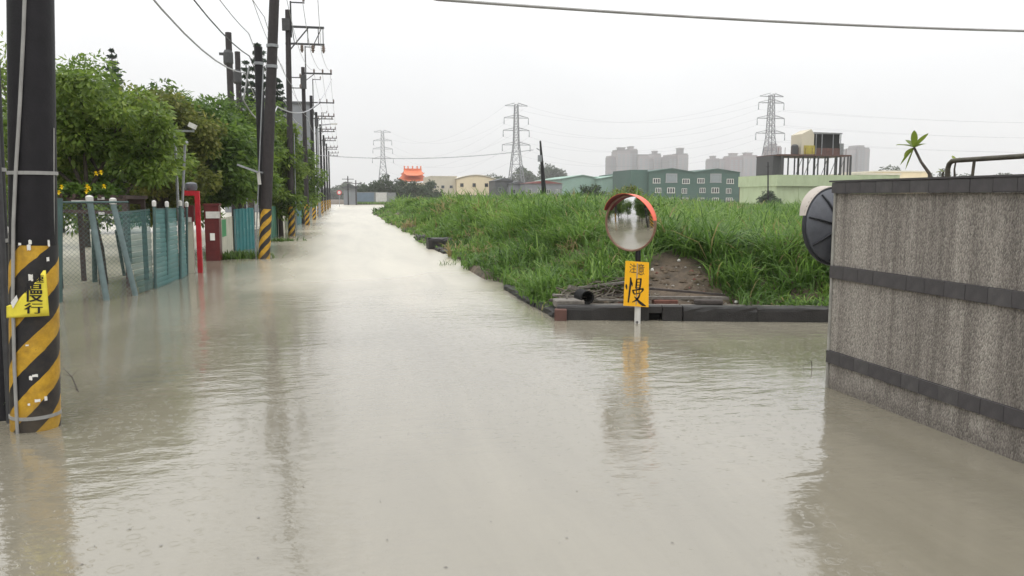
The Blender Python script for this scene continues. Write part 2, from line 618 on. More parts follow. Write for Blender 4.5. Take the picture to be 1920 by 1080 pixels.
def make_stripe():
    """yellow and black helical hazard paint, worn"""
    m, t, b = new_mat('hazard_paint')
    n, L = t.nodes, t.links
    tc_ = n.new('ShaderNodeTexCoord')
    s = n.new('ShaderNodeSeparateXYZ')
    L.new(tc_.outputs['Object'], s.inputs[0])

    def M(op, a, b_=None):
        x = n.new('ShaderNodeMath')
        x.operation = op
        for i, q in enumerate((a, b_)):
            if q is None:
                continue
            if isinstance(q, (int, float)):
                x.inputs[i].default_value = q
            else:
                L.new(q, x.inputs[i])
        return x.outputs[0]
    ang = M('MULTIPLY', M('ARCTAN2', s.outputs['Y'], s.outputs['X']), 3 / (2 * math.pi))
    wob = n.new('ShaderNodeTexNoise')
    wob.inputs['Scale'].default_value = 7
    L.new(tc_.outputs['Object'], wob.inputs['Vector'])
    ph = M('ADD', M('SUBTRACT', M('MULTIPLY', s.outputs['Z'], 1 / 0.345), ang), M('MULTIPLY', wob.outputs['Fac'], 0.12))
    fr = M('FRACT', M('ADD', ph, 40.35))
    st = M('GREATER_THAN', fr, 0.5)
    nz = n.new('ShaderNodeTexNoise')
    nz.inputs['Scale'].default_value = 9
    nz.inputs['Detail'].default_value = 8
    nz.inputs['Roughness'].default_value = 0.75
    L.new(tc_.outputs['Object'], nz.inputs['Vector'])
    chip = n.new('ShaderNodeMapRange')
    chip.inputs['From Min'].default_value = 0.66
    chip.inputs['From Max'].default_value = 0.69
    L.new(nz.outputs['Fac'], chip.inputs['Value'])
    yr = n.new('ShaderNodeValToRGB')
    yr.color_ramp.elements[0].color = (0.36, 0.19, 0.008, 1)
    yr.color_ramp.elements[1].color = (0.62, 0.36, 0.022, 1)
    yr.color_ramp.elements[0].position = 0.35
    yr.color_ramp.elements[1].position = 0.65
    L.new(nz.outputs['Fac'], yr.inputs[0])
    m1 = n.new('ShaderNodeMix')
    m1.data_type = 'RGBA'
    L.new(st, m1.inputs[0])
    m1.inputs[6].default_value = (0.012, 0.011, 0.013, 1)
    L.new(yr.outputs[0], m1.inputs[7])
    m2 = n.new('ShaderNodeMix')
    m2.data_type = 'RGBA'
    L.new(chip.outputs[0], m2.inputs[0])
    L.new(m1.outputs[2], m2.inputs[6])
    m2.inputs[7].default_value = (0.05, 0.035, 0.03, 1)
    dn = n.new('ShaderNodeTexNoise')
    dn.inputs['Scale'].default_value = 3.5
    dn.inputs['Detail'].default_value = 8
    dn.inputs['Roughness'].default_value = 0.72
    L.new(tc_.outputs['Object'], dn.inputs['Vector'])
    zt_ = M('ADD', M('MULTIPLY', s.outputs['Z'], -0.35), 0.12)
    dr_ = n.new('ShaderNodeMapRange')
    dr_.inputs['From Min'].default_value = 0.45
    dr_.inputs['From Max'].default_value = 0.8
    dr_.inputs['To Max'].default_value = 0.6
    L.new(M('ADD', dn.outputs['Fac'], M('MAXIMUM', zt_, 0.0)), dr_.inputs['Value'])
    m3 = n.new('ShaderNodeMix')
    m3.data_type = 'RGBA'
    L.new(dr_.outputs[0], m3.inputs[0])
    L.new(m2.outputs[2], m3.inputs[6])
    m3.inputs[7].default_value = (0.10, 0.075, 0.045, 1)
    L.new(m3.outputs[2], b.inputs['Base Color'])
    b.inputs['Roughness'].default_value = 0.5
    MATS['hazard_paint'] = m


make_stripe()


def make_pebble():
    """washed-pebble render with vertical rain stains"""
    m, t, b = new_mat('pebble_dash')
    n, L = t.nodes, t.links
    tc_ = n.new('ShaderNodeTexCoord')
    vo = n.new('ShaderNodeTexVoronoi')
    vo.inputs['Scale'].default_value = 145
    mp = n.new('ShaderNodeMapping')
    mp.inputs['Scale'].default_value = (1, 1, 0.42)
    L.new(tc_.outputs['Object'], mp.inputs[0])
    L.new(mp.outputs[0], vo.inputs['Vector'])
    sp = n.new('ShaderNodeSeparateColor')
    L.new(vo.outputs['Color'], sp.inputs[0])
    rp = n.new('ShaderNodeValToRGB')
    e = rp.color_ramp.elements
    e[0].color = (0.17, 0.154, 0.137, 1)
    e[1].color = (0.44, 0.405, 0.355, 1)
    k = e.new(0.4)
    k.color = (0.27, 0.243, 0.214, 1)
    k = e.new(0.75)
    k.color = (0.37, 0.336, 0.294, 1)
    L.new(sp.outputs[0], rp.inputs[0])
    # stains that run down from the coping
    ms = n.new('ShaderNodeMapping')
    ms.inputs['Scale'].default_value = (3.2, 3.2, 0.14)
    L.new(tc_.outputs['Object'], ms.inputs[0])
    sn = n.new('ShaderNodeTexNoise')
    sn.inputs['Scale'].default_value = 1.6
    sn.inputs['Detail'].default_value = 9
    sn.inputs['Roughness'].default_value = 0.68
    L.new(ms.outputs[0], sn.inputs['Vector'])
    sr = n.new('ShaderNodeMapRange')
    sr.inputs['From Min'].default_value = 0.42
    sr.inputs['From Max'].default_value = 0.64
    sr.inputs['To Max'].default_value = 0.78
    L.new(sn.outputs['Fac'], sr.inputs['Value'])
    # two broad wet runs at fixed places along the wall
    s = n.new('ShaderNodeSeparateXYZ')
    L.new(tc_.outputs['Object'], s.inputs[0])
    fac = sr.outputs[0]
    wn = n.new('ShaderNodeTexNoise')
    wn.inputs['Scale'].default_value = 6
    wn.inputs['Detail'].default_value = 6
    L.new(tc_.outputs['Object'], wn.inputs['Vector'])
    for y0, hw, st in ((4.66, 0.095, 1.0), (5.27, 0.12, 0.62), (6.27, 0.06, 0.5)):
        d = n.new('ShaderNodeMath')
        d.operation = 'SUBTRACT'
        L.new(s.outputs['Y'], d.inputs[0])
        d.inputs[1].default_value = y0
        wv = n.new('ShaderNodeMath')
        wv.operation = 'MULTIPLY_ADD'
        L.new(wn.outputs['Fac'], wv.inputs[0])
        wv.inputs[1].default_value = 0.10
        L.new(d.outputs[0], wv.inputs[2])
        w2 = n.new('ShaderNodeMath')
        w2.operation = 'SUBTRACT'
        L.new(wv.outputs[0], w2.inputs[0])
        w2.inputs[1].default_value = 0.05
        a = n.new('ShaderNodeMath')
        a.operation = 'ABSOLUTE'
        L.new(w2.outputs[0], a.inputs[0])
        q = n.new('ShaderNodeMapRange')
        q.interpolation_type = 'SMOOTHSTEP'
        q.inputs['From Min'].default_value = hw * 1.3
        q.inputs['From Max'].default_value = hw * 0.4
        q.inputs['To Max'].default_value = st
        L.new(a.outputs[0], q.inputs['Value'])
        mxx = n.new('ShaderNodeMath')
        mxx.operation = 'MAXIMUM'
        L.new(fac, mxx.inputs[0])
        L.new(q.outputs[0], mxx.inputs[1])
        fac = mxx.outputs[0]
    # wet, silty tide line just above the flood
    tz = n.new('ShaderNodeMath')
    tz.operation = 'MULTIPLY_ADD'
    L.new(wn.outputs['Fac'], tz.inputs[0])
    tz.inputs[1].default_value = -0.16
    L.new(s.outputs['Z'], tz.inputs[2])
    tq = n.new('ShaderNodeMapRange')
    tq.inputs['From Min'].default_value = 0.07
    tq.inputs['From Max'].default_value = -0.03
    tq.inputs['To Max'].default_value = 0.55
    L.new(tz.outputs[0], tq.inputs['Value'])
    tm = n.new('ShaderNodeMath')
    tm.operation = 'MAXIMUM'
    L.new(fac, tm.inputs[0])
    L.new(tq.outputs[0], tm.inputs[1])
    fac = tm.outputs[0]
    mx_ = n.new('ShaderNodeMix')
    mx_.data_type = 'RGBA'
    mx_.blend_type = 'MULTIPLY'
    L.new(fac, mx_.inputs[0])
    L.new(rp.outputs[0], mx_.inputs[6])
    mx_.inputs[7].default_value = (0.30, 0.28, 0.28, 1)
    L.new(mx_.outputs[2], b.inputs['Base Color'])
    b.inputs['Roughness'].default_value = 0.62
    bp = n.new('ShaderNodeBump')
    bp.inputs['Strength'].default_value = 0.9
    bp.inputs['Distance'].default_value = 0.006
    bp.invert = True
    L.new(vo.outputs['Distance'], bp.inputs['Height'])
    L.new(bp.outputs[0], b.inputs['Normal'])
    MATS['pebble_dash'] = m


make_pebble()


def make_mirror_mat():
    m, t, b = new_mat('mirror_glass')
    b.inputs['Base Color'].default_value = (0.80, 0.80, 0.80, 1)
    b.inputs['Metallic'].default_value = 1
    n = t.nodes
    nz = n.new('ShaderNodeTexNoise')
    nz.inputs['Scale'].default_value = 5
    r_ = n.new('ShaderNodeMapRange')
    r_.inputs['To Min'].default_value = 0.01
    r_.inputs['To Max'].default_value = 0.06
    t.links.new(nz.outputs['Fac'], r_.inputs['Value'])
    t.links.new(r_.outputs[0], b.inputs['Roughness'])
    MATS['mirror_glass'] = m


make_mirror_mat()


def make_net(name, col, trans):
    m, t, b = new_mat(name)
    n = t.nodes
    tc_ = n.new('ShaderNodeTexCoord')
    nz = n.new('ShaderNodeTexNoise')
    nz.inputs['Scale'].default_value = 2.5
    nz.inputs['Detail'].default_value = 5
    t.links.new(tc_.outputs['Object'], nz.inputs['Vector'])
    rp = n.new('ShaderNodeValToRGB')
    rp.color_ramp.elements[0].color = tuple(c * 0.7 for c in col) + (1,)
    rp.color_ramp.elements[1].color = tuple(c * 1.25 for c in col) + (1,)
    t.links.new(nz.outputs['Fac'], rp.inputs[0])
    t.links.new(rp.outputs[0], b.inputs['Base Color'])
    b.inputs['Roughness'].default_value = 0.7
    tr = n.new('ShaderNodeBsdfTransparent')
    mr_ = n.new('ShaderNodeMapRange')
    mr_.inputs['To Min'].default_value = max(0, trans - 0.12)
    mr_.inputs['To Max'].default_value = min(1, trans + 0.12)
    t.links.new(nz.outputs['Fac'], mr_.inputs['Value'])
    ms = n.new('ShaderNodeMixShader')
    t.links.new(mr_.outputs[0], ms.inputs[0])
    t.links.new(b.outputs[0], ms.inputs[1])
    t.links.new(tr.outputs[0], ms.inputs[2])
    t.links.new(ms.outputs[0], n['Material Output'].inputs['Surface'])
    MATS[name] = m


make_net('net_dense', (0.065, 0.175, 0.17), 0.10)
make_net('net_thin', (0.05, 0.13, 0.125), 0.36)

# ------------------------------------------------------------------ ground and water
KA = Vector((2.87, 10.73, 0))                    # bank corner
KD = Vector((0.9640, -0.2660, 0))                # direction of the front kerb
KN = Vector((0.2660, 0.9640, 0))                 # into the bank


def sstep(a, b, x):
    t_ = np.clip((x - a) / (b - a), 0, 1)
    return t_ * t_ * (3 - 2 * t_)


def bank_d(x, y):
    """distance inside the grass bank from its kerbs"""
    d1 = x - 3.0 - (0.16 * np.sin(y * 0.55 + 1) + 0.09 * np.sin(y * 1.35)) * sstep(11, 14, y)
    d2 = (x - KA.x) * KN.x + (y - KA.y) * KN.y
    d3 = (88 - y) * 0.7 + 0.25 * np.clip(x - 3, 0, 60)
    return np.minimum(np.minimum(d1, d2), d3)


def hnoise(x, y):
    return (np.sin(x * 1.7 + 0.6 * np.sin(y * 1.3)) * np.cos(y * 1.1 + x * 0.4) * 0.5 + np.sin(x * 0.43 + y * 0.31) * 0.5)


def ground_z(x, y):
    d = np.minimum(bank_d(x, y), (x - KA.x) * KN.x + (y - KA.y) * KN.y - 0.27)
    m = np.where(d > 0, 0.12 + (0.86 + 0.1 * hnoise(x * 0.6, y * 0.6)) * sstep(0, 3.0, d) + 0.05 * hnoise(x * 2.3, y * 2.1) * sstep(0, .6, d), -0.35)
    m = m + np.where(d > 3, -0.35 * sstep(24, 50, x - 0.15 * y), 0)
    m = m - np.where(d > 1.5, 0.62 * sstep(0.30, 0.58, x / np.maximum(y, 1)) * sstep(1.5, 4, d), 0)
    far = 0.35 * sstep(195, 206, y) + 0.35 * sstep(195, 206, y)
    return np.maximum(m, -0.35 + far)


xs = np.concatenate([[-5000, -2000, -800, -300, -120, -60, -30, -15, -6, 0, 2.6], np.arange(2.9, 14, 0.22), np.arange(14, 40, 1.0), np.arange(40, 110, 4.0), [140, 300, 900, 2500, 6000]])
ys = np.concatenate([[-3000, -800, -200, -60, -20, 0, 4], np.arange(6, 20, 0.25), np.arange(20, 60, 0.8), np.arange(60, 110, 1.5), [130, 160, 190, 195, 198, 201, 204, 207, 230, 300, 600, 1500, 4000, 8000]])
GX, GY = np.meshgrid(xs, ys)
GZ = ground_z(GX, GY)
V = np.stack([GX.ravel(), GY.ravel(), GZ.ravel()], 1)
nx, ny = len(xs), len(ys)
ii = (np.arange(ny - 1)[:, None] * nx + np.arange(nx - 1)[None]).ravel()
Q = np.stack([ii, ii + 1, ii + 1 + nx, ii + nx], 1)
gm, gt, gb = new_mat('earth')
n_ = gt.nodes
g1 = n_.new('ShaderNodeTexNoise')
g1.inputs['Scale'].default_value = 3
g1.inputs['Detail'].default_value = 9
g1.inputs['Roughness'].default_value = 0.7
gg = n_.new('ShaderNodeNewGeometry')
gt.links.new(gg.outputs['Position'], g1.inputs['Vector'])
gr_ = n_.new('ShaderNodeValToRGB')
gr_.color_ramp.elements[0].color = (0.045, 0.035, 0.024, 1)
gr_.color_ramp.elements[1].color = (0.15, 0.11, 0.075, 1)
gr_.color_ramp.elements[0].position = 0.35
gr_.color_ramp.elements[1].position = 0.7
gt.links.new(g1.outputs['Fac'], gr_.inputs[0])
gt.links.new(gr_.outputs[0], gb.inputs['Base Color'])
gb.inputs['Roughness'].default_value = 0.85
gbp = n_.new('ShaderNodeBump')
gbp.inputs['Distance'].default_value = 0.08
gt.links.new(g1.outputs['Fac'], gbp.inputs['Height'])
gt.links.new(gbp.outputs[0], gb.inputs['Normal'])
MATS['earth'] = gm
tag(np_mesh('ground', V, Q, 'earth'), 'muddy earth under the flood and the grass bank', kind='structure')

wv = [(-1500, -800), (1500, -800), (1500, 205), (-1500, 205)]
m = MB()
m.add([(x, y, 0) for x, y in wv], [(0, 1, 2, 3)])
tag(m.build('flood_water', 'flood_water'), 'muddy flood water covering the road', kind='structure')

# ------------------------------------------------------------------ kerbs round the bank
def worn_block(c, size, ax, seed, amp=.009, n=7):
    """concrete block with chipped, uneven arrises"""
    rr = random.Random(seed)
    m = MB()
    X, Y_, Z = [Vector(a) for a in ax]
    c = Vector(c)
    prof = [(-.5, -.5), (-.5, .38), (-.47, .46), (-.40, .5), (.5, .5), (.5, -.5)]
    for i in range(n + 1):
        f = i / n - .5
        for k, (py_, pz) in enumerate(prof):
            j = amp if k in (1, 2, 3) else amp * .3
            if k in (2, 3) and rr.random() < .12:
                j = amp * 2.4
            p = c + X * (f * size[0]) + Y_ * (py_ * size[1] + rr.uniform(-j, j)) + Z * (pz * size[2] + rr.uniform(-j, j * .4))
            m.v.append(tuple(p))
    q = len(prof)
    for i in range(n):
        for k in range(q):
            a, b_ = i * q + k, i * q + (k + 1) % q
            m.f.append((a, a + q, b_ + q, b_))
    m.f.append(tuple(range(q)))
    m.f.append(tuple(n * q + k for k in range(q))[::-1])
    return m


kerb = bpy.data.objects.new('kerb', None)
kerb.location = (KA.x, KA.y, 0)
COL.objects.link(kerb)
tag(kerb, 'low dark concrete kerb round the foot of the grass bank', kind='structure')
UPV = Vector((0, 0, 1))
s_ = 0.0
lens = [1.12, 0.62, 1.0, 1.25, 0.9, 1.3, 1.1, 1.2, 1.0, 1.2]
for i, L_ in enumerate(lens):
    if i == 1:       # drain opening under a lintel
        c = KA + KD * (s_ + 0.24)
        MB().box(c + KN * 0.1 + UPV * 0.155, (0.17, 0.2, 0.09), (KD, KN, UPV)).build('drain_lintel', 'concrete_wet', kerb)
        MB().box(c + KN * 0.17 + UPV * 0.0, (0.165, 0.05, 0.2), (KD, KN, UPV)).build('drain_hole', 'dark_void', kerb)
        s0 = s_ + 0.33
        ln = L_ - 0.34
        MB().box(KA + KD * (s_ + 0.075) + KN * 0.1 + UPV * -0.05, (0.148, 0.2, 0.5), (KD, KN, UPV)).build('kerb_stone', 'concrete_wet', kerb)
        MB().box(KA + KD * (s0 + ln / 2) + KN * 0.1 + UPV * -0.05, (ln - .012, 0.2, 0.5), (KD, KN, UPV)).build('kerb_stone', 'concrete_wet', kerb)
    else:
        hz = random.uniform(-0.012, 0.012)
        worn_block(KA + KD * (s_ + L_ / 2) + KN * (0.1 + random.uniform(-.004, .004)) + UPV * (-0.05 + hz * .4), (L_ - .004, 0.2, 0.5), (KD, KN, UPV), i).build('kerb_stone', 'concrete_wet', kerb)
    # pale flat coping strip behind the face
    worn_block(KA + KD * (s_ + L_ / 2) + KN * 0.31 + UPV * 0.135, (L_ - .02, 0.19, 0.10), (KD, KN, UPV), 50 + i, .012).build('coping_stone', 'plank_grey', kerb)
    s_ += L_
y_ = 10.95
while y_ < 84:
    L_ = random.uniform(0.9, 1.3) if y_ < 40 else 3.0
    x_ = 2.98 + 0.05 * math.sin(y_ * 0.9) + (0.16 if 15 < y_ < 24 else 0)
    if not (y_ < 14.6 or 22.5 < y_ < 33):
        y_ += L_
        continue
    worn_block((x_, y_ + L_ / 2, -0.15 + random.uniform(-.03, .02)), (L_ - .01, 0.18, 0.5), (Vector((0, -1, 0)), Vector((1, 0, 0)), UPV), int(y_ * 10), .014).build('kerb_stone', 'concrete_wet', kerb)
    y_ += L_
# a broken headwall block that juts into the road
for (u, v, sx, sy, h) in ((818, 466, .8, .7, .36), (790, 452, .5, 1.2, .24)):
    p = gp(u, v)
    worn_block((p.x + .1, p.y, h / 2 - .15), (sx, sy, h + .3), (Vector((1, 0, 0)), Vector((0, 1, 0)), UPV), int(u), .03).build('kerb_stone', 'concrete_wet', kerb)

# ------------------------------------------------------------------ grass
def blades(name, P, length, width, lean, mat, parent=None, seed=1, droop=1.0, col=None):
    r_ = np.random.default_rng(seed)
    n = len(P)
    a = r_.uniform(0, 2 * np.pi, n)
    dirx, diry = np.cos(a), np.sin(a)
    px, py = -diry, dirx
    tw = r_.uniform(-0.7, 0.7, n)
    L_ = length * r_.uniform(0.55, 1.15, n)
    ln = lean * r_.uniform(0.3, 1.5, n)
    rows = []
    fr = (0.0, 0.38, 0.72, 1.0)
    wd = (0.75, 1.0, 0.7, 0.0)
    for k, f in enumerate(fr):
        out = ln * L_ * (f ** 1.7)
        up_ = L_ * (f - droop * 0.42 * ln * f ** 2.6)
        c = np.stack([P[:, 0] + dirx * out, P[:, 1] + diry * out, P[:, 2] + up_], 1)
        if k == 3:
            rows.append(c)
        else:
            wk = width * wd[k] / 2
            sx = (px * np.cos(tw) + dirx * np.sin(tw) * 0.6) * wk
            sy = (py * np.cos(tw) + diry * np.sin(tw) * 0.6) * wk
            off = np.stack([sx, sy, 0.15 * wk], 1)
            rows.append(c - off)
            rows.append(c + off)
    Vv = np.stack(rows, 1).reshape(-1, 3)            # 7 per blade
    b0 = np.arange(n) * 7
    q = np.concatenate([np.stack([b0, b0 + 1, b0 + 3, b0 + 2], 1), np.stack([b0 + 2, b0 + 3, b0 + 5, b0 + 4], 1)])
    t_ = np.stack([b0 + 4, b0 + 5, b0 + 6], 1)
    rv = np.clip(r_.normal(0.45, 0.22, n) if col is None else np.where(col > 1, 1, np.clip(col + r_.normal(0, 0.13, n), 0, .89)), 0, 1)
    return np_mesh(name, Vv, q, mat, parent, np.repeat(rv, 7), t_)


def grass_field():
    r_ = np.random.default_rng(3)

    def sample(N):
        y = 10.0 * (9.2 ** r_.uniform(0, 1, N))
        x = 2.9 + r_.uniform(0, 1, N) ** 0.9 * (0.74 * y + 4)
        return x, y - 0.28 * np.clip(x - 3, 0, 8) * (y < 16)

    def bare(x, y):
        d2 = (x - KA.x) * KN.x + (y - KA.y) * KN.y
        s = (x - KA.x) * KD.x + (y - KA.y) * KD.y
        return 1.7 * np.exp(-((s - 1.8) / 0.62) ** 4) * np.clip(1.7 - d2 / 1.6, 0, 1) + 1.2 * ((s > -.1) & (s < 1.25) & (d2 < 1.0)) + 0.9 * np.clip(1 - d2 / 0.85, 0, 1) * (s > 0.3) * (s < 9)

    # tussocks: a few thousand clumps, each with its own height, vigour and colour
    NC = 9500
    cx, cy = sample(NC)
    d = bank_d(cx, cy)
    keep = (d > -0.12) & (r_.uniform(0, 1, NC) > bare(cx, cy) * 1.1)
    cx, cy = cx[keep], cy[keep]
    n = len(cx)
    big = np.clip(r_.lognormal(0, 0.32, n), 0.5, 1.9) * (1 + 0.28 * hnoise(cx * 0.5 + 2, cy * 0.45))
    ccol = np.clip(0.42 + 0.16 * hnoise(cx * 0.8, cy * 0.6) + r_.normal(0, 0.17, n), 0.02, 0.98)
    dry = r_.uniform(0, 1, n) < 0.025
    per = 32
    dist = np.hypot(cx, cy)
    cr = 0.10 * (dist / 12) ** 0.6
    k = np.repeat(np.arange(n), per)
    x = cx[k] + r_.normal(0, 1, n * per) * cr[k]
    y = cy[k] + r_.normal(0, 1, n * per) * cr[k]
    x2, y2 = sample(38000)
    kp = (bank_d(x2, y2) > 0) & (r_.uniform(0, 1, len(x2)) > bare(x2, y2) * 1.25)
    x2, y2 = x2[kp], y2[kp]
    hs = np.concatenate([big[k], np.full(len(x2), 0.8)])
    ccol = np.clip(ccol, 0.02, 0.8)
    ck = np.where(dry[k] | (r_.uniform(0, 1, len(k)) < 0.02), 1.3, ccol[k])
    col = np.concatenate([ck, np.where(r_.uniform(0, 1, len(x2)) < 0.12, 1.3, 0.35)])
    x, y = np.concatenate([x, x2]), np.concatenate([y, y2])
    d = bank_d(x, y)
    ok = d > -0.2
    x, y, d, hs, col = x[ok], y[ok], d[ok], hs[ok], col[ok]
    z = np.where(d > 0, ground_z(x, y) - 0.03, 0.02)
    d2 = (x - KA.x) * KN.x + (y - KA.y) * KN.y
    hh = (0.34 + 0.38 * sstep(0.1, 2.6, d)) * hs
    hh = hh * np.where(d2 < 1.2, 0.72, 1.0)
    wd = 0.025 * (np.hypot(x, y) / 12) ** 0.8
    P = np.stack([x, y, z], 1)
    o = blades('bank_grass', P, hh, wd, np.full(len(x), 0.95), 'grass_blade', seed=5, droop=1.15, col=col)
    tag(o, 'tall bright green grass covering the bank right of the flooded road', 'grass', kind='stuff')


grass_field()


def bank_weeds():
    """broad-leaved weeds growing through the grass"""
    r_ = np.random.default_rng(23)
    y = 10.5 * (6 ** r_.uniform(0, 1, 420))
    x = 3.0 + r_.uniform(0, 1, 420) * (0.7 * y + 3)
    d = bank_d(x, y)
    ok = (d > .5) & (hnoise(x * .5 + 5, y * .4) > .1)
    x, y = x[ok], y[ok]
    C_ = np.stack([x, y, ground_z(x, y) + r_.uniform(.25, .6, len(x))], 1)
    sc_ = (np.hypot(x, y) / 14) ** .5
    Vv, tr, rv = clump_leaves(C_, .2 * sc_, 40, .12, .085, r_, .15)
    tag(np_mesh('bank_weeds', Vv, None, 'leaf_weed', None, rv, tr), 'broad-leaved weeds growing through the bank grass', 'weeds', kind='stuff')


# ------------------------------------------------------------------ boundary wall on the right
WX, WY = 4.23, 6.39
wall = thing('boundary_wall', (WX + 0.12, WY, 0), 'pebble-dashed garden wall with dark tile bands, rain-streaked, on the right', 'wall')
WTOP = 1.86
m = MB()
m.box((WX + 0.12, (WY - 8) / 2, 0.712), (0.24, WY + 8, 2.04))
m.build('wall_body', 'pebble_dash', wall)
m = MB()
m.box((WX + 0.24 + 3.0, WY - 0.121, 0.70), (6.0, 0.24, 2.04))
m.build('wall_return', 'pebble_dash', wall)
m = MB()
m.box((WX - 0.004, WY - 0.012, 0.85), (0.016, 0.03, 1.78))
m.build('corner_bead', 'concrete_pale', wall)
tile_mesh = {}
mats3 = ['tile_a', 'tile_b', 'tile_c']


def tile(kind, loc, size, mat):
    """one tile; alike tiles share their mesh"""
    key = (kind, mat)
    if key not in tile_mesh:
        me = bpy.data.meshes.new('tile')
        sx, sy, sz = size
        b_ = 0.0015
        vs, fs = [], []
        for k, (ox, iy) in enumerate(((0, 0), (1, 1))):
            g_ = b_ * k
            xk = sx / 2 if k == 0 else -sx / 2
            vs += [(xk, -sy / 2 + g_, -sz / 2 + g_), (xk, sy / 2 - g_, -sz / 2 + g_), (xk, sy / 2 - g_, sz / 2 - g_), (xk, -sy / 2 + g_, sz / 2 - g_)]
        fs = [(0, 1, 2, 3), (7, 6, 5, 4), (0, 4, 5, 1), (1, 5, 6, 2), (2, 6, 7, 3), (3, 7, 4, 0)]
        me.from_pydata(vs, [], fs)
        me.materials.append(MATS[mat])
        tile_mesh[key] = me
    o = bpy.data.objects.new('tile', tile_mesh[key])
    o.location = Vector(loc) - wall.location
    COL.objects.link(o)
    o.parent = wall
    return o


for zc, hh, thick, kind in ((1.782, 0.098, 0.035, 'cap'), (1.045, 0.115, 0.02, 'mid'), (0.285, 0.115, 0.02, 'low')):
    m = MB()
    m.box((WX - 0.004, (WY - 4) / 2, zc), (0.01, WY + 4 - 0.01, hh))
    m.build('tile_bed', 'mortar', wall)
    y_ = WY - 0.004
    k = 0
    while y_ > 1.5:
        ln = 0.1992
        rr = random.random()
        mt = mats3[0] if rr < 0.5 else mats3[1] if rr < 0.86 else mats3[2]
        if kind == 'low' and random.random() < 0.3:
            mt = 'tile_c'
        tile(kind, (WX - 0.004 - thick / 2 + random.uniform(-.0015, .0015), y_ - ln / 2, zc + random.uniform(-.0015, .0015)), (thick, ln, hh - 0.004), mt)
        y_ -= 0.2
        k += 1
m = MB()
m.box((WX + 0.105, (WY - 8) / 2 + .01, WTOP - 0.021), (0.30, WY + 8.04, 0.014))
m.build('coping', 'tile_a', wall)
# soil bed behind the wall
m = MB()
m.box((WX + 0.24 + 1.6, 2.0, 0.85), (3.1, 8.1, 1.7))
tag(m.build('garden_bed', 'soil'), 'raised soil bed of the garden behind the wall', kind='structure')

# pipe rail behind the wall
rail = thing('pipe_rail', atx(1776, 335, 4.65), 'rusty bent pipe rail standing along the top of the garden wall', 'railing')
p0 = atx(1776, 335, 4.65)
zr = atx(1790, 301, 4.65).z
yb = p0.y
m = MB()
pts = [(4.65, yb, 1.6), (4.65, yb, zr - 0.06), (4.65, yb - 0.012, zr - 0.025), (4.65, yb - 0.04, zr - 0.004), (4.65, yb - 0.09, zr), (4.65, yb - 1.5, zr + .004), (4.65, yb - 4, zr)]
m.tube(pts, 0.019, 10)
m.build('rail_pipe', 'pipe_rust', rail, True)
b0 = atx(1825, 330, 4.65)
m = MB()
m.tube([(4.65, b0.y + .03, 1.6), (4.65, b0.y, zr - 0.01)], 0.011, 8)
m.build('stay', 'pipe_rust', rail, True)
m = MB()
m.lathe((4.65, yb, 1.705), [(0.045, 0), (0.045, 0.02), (0.024, 0.03), (0.024, 0.06)], 12)
m.build('flange', 'pipe_rust', rail)


def leaf_blade(m, base, dirv, L_, w_, droop=0.3, fold=0.15):
    d = Vector(dirv).normalized()
    side = d.cross(Vector((0, 0, 1)))
    if side.length < 0.1:
        side = Vector((1, 0, 0))
    side.normalize()
    prev = None
    n_ = 6
    for i in range(n_ + 1):
        f = i / n_
        c = Vector(base) + d * (L_ * f) + Vector((0, 0, -droop * L_ * f * f))
        ww = w_ * (math.sin(math.pi * min(1, 0.06 + f * 0.94) ** 1.1) ** 0.8) * 0.5
        row = [c - side * ww + Vector((0, 0, ww * fold * 2)), c, c + side * ww + Vector((0, 0, ww * fold * 2))]
        o = len(m.v)
        m.v += [tuple(p) for p in row]
        if prev is not None:
            m.f += [(prev, prev + 1, o + 1, o), (prev + 1, prev + 2, o + 2, o + 1)]
        prev = o


def frangipani(u0, v0, u1, v1, X, leaves, label, r0, name='frangipani_plant', mat='bark'):
    a, b_ = atx(u0, v0, X), atx(u1, v1, X)
    base = a + (a - b_) * (0.12 / max(0.05, (a - b_).length))
    base.z = min(base.z, 1.69)
    t_ = thing(name, base, label, 'plant')
    m = MB()
    mid = (a + b_) / 2 + Vector((0, .008, -.01))
    m.tube([base, a, mid, b_], [r0 * 1.25, r0 * 1.1, r0 * 0.85, r0 * 0.75], 8)
    m.build('stem', mat, t_, True)
    for (du, dv, L_, w_, dr) in leaves:
        e = atx(u1 + du, v1 + dv, X)
        d = (e - b_)
        d.x += random.uniform(-.3, .3) * d.length
        m = MB()
        leaf_blade(m, b_, d, L_, w_, dr)
        o = m.build('leaf', 'frangipani_leaf', t_, True)
        at_ = o.data.attributes.new('rnd', 'FLOAT', 'POINT')
        at_.data.foreach_set('value', [random.uniform(.2, .9)] * len(o.data.vertices))
    return t_


frangipani(1743, 326, 1714, 277, 4.75,
           [(-30, -12, .23, .062, .16), (-27, 12, .21, .055, .14), (-8, 34, .19, .055, .05), (20, -22, .20, .055, .04), (4, -24, .15, .055, .0), (-20, -20, .17, .055, .12), (16, -8, .15, .05, .12), (-14, 24, .17, .05, .1)],
           'leaning bare-stemmed plant with a tuft of long leaves above the wall', 0.013)
frangipani(1790, 328, 1792, 303, 4.85, [(-18, -1, .1, .03, .1), (16, 0, .1, .03, .1), (-8, -10, .08, .03, .0), (12, -8, .09, .03, .1)],
           'small sprouting plant under the pipe rail above the wall', 0.008)
frangipani(1768, 330, 1769, 322, 4.8, [(-16, 0, .07, .03, .1), (-6, -4, .06, .03, .0), (10, 1, .06, .03, .2)],
           'low withered plant at the foot of the pipe rail', 0.01)

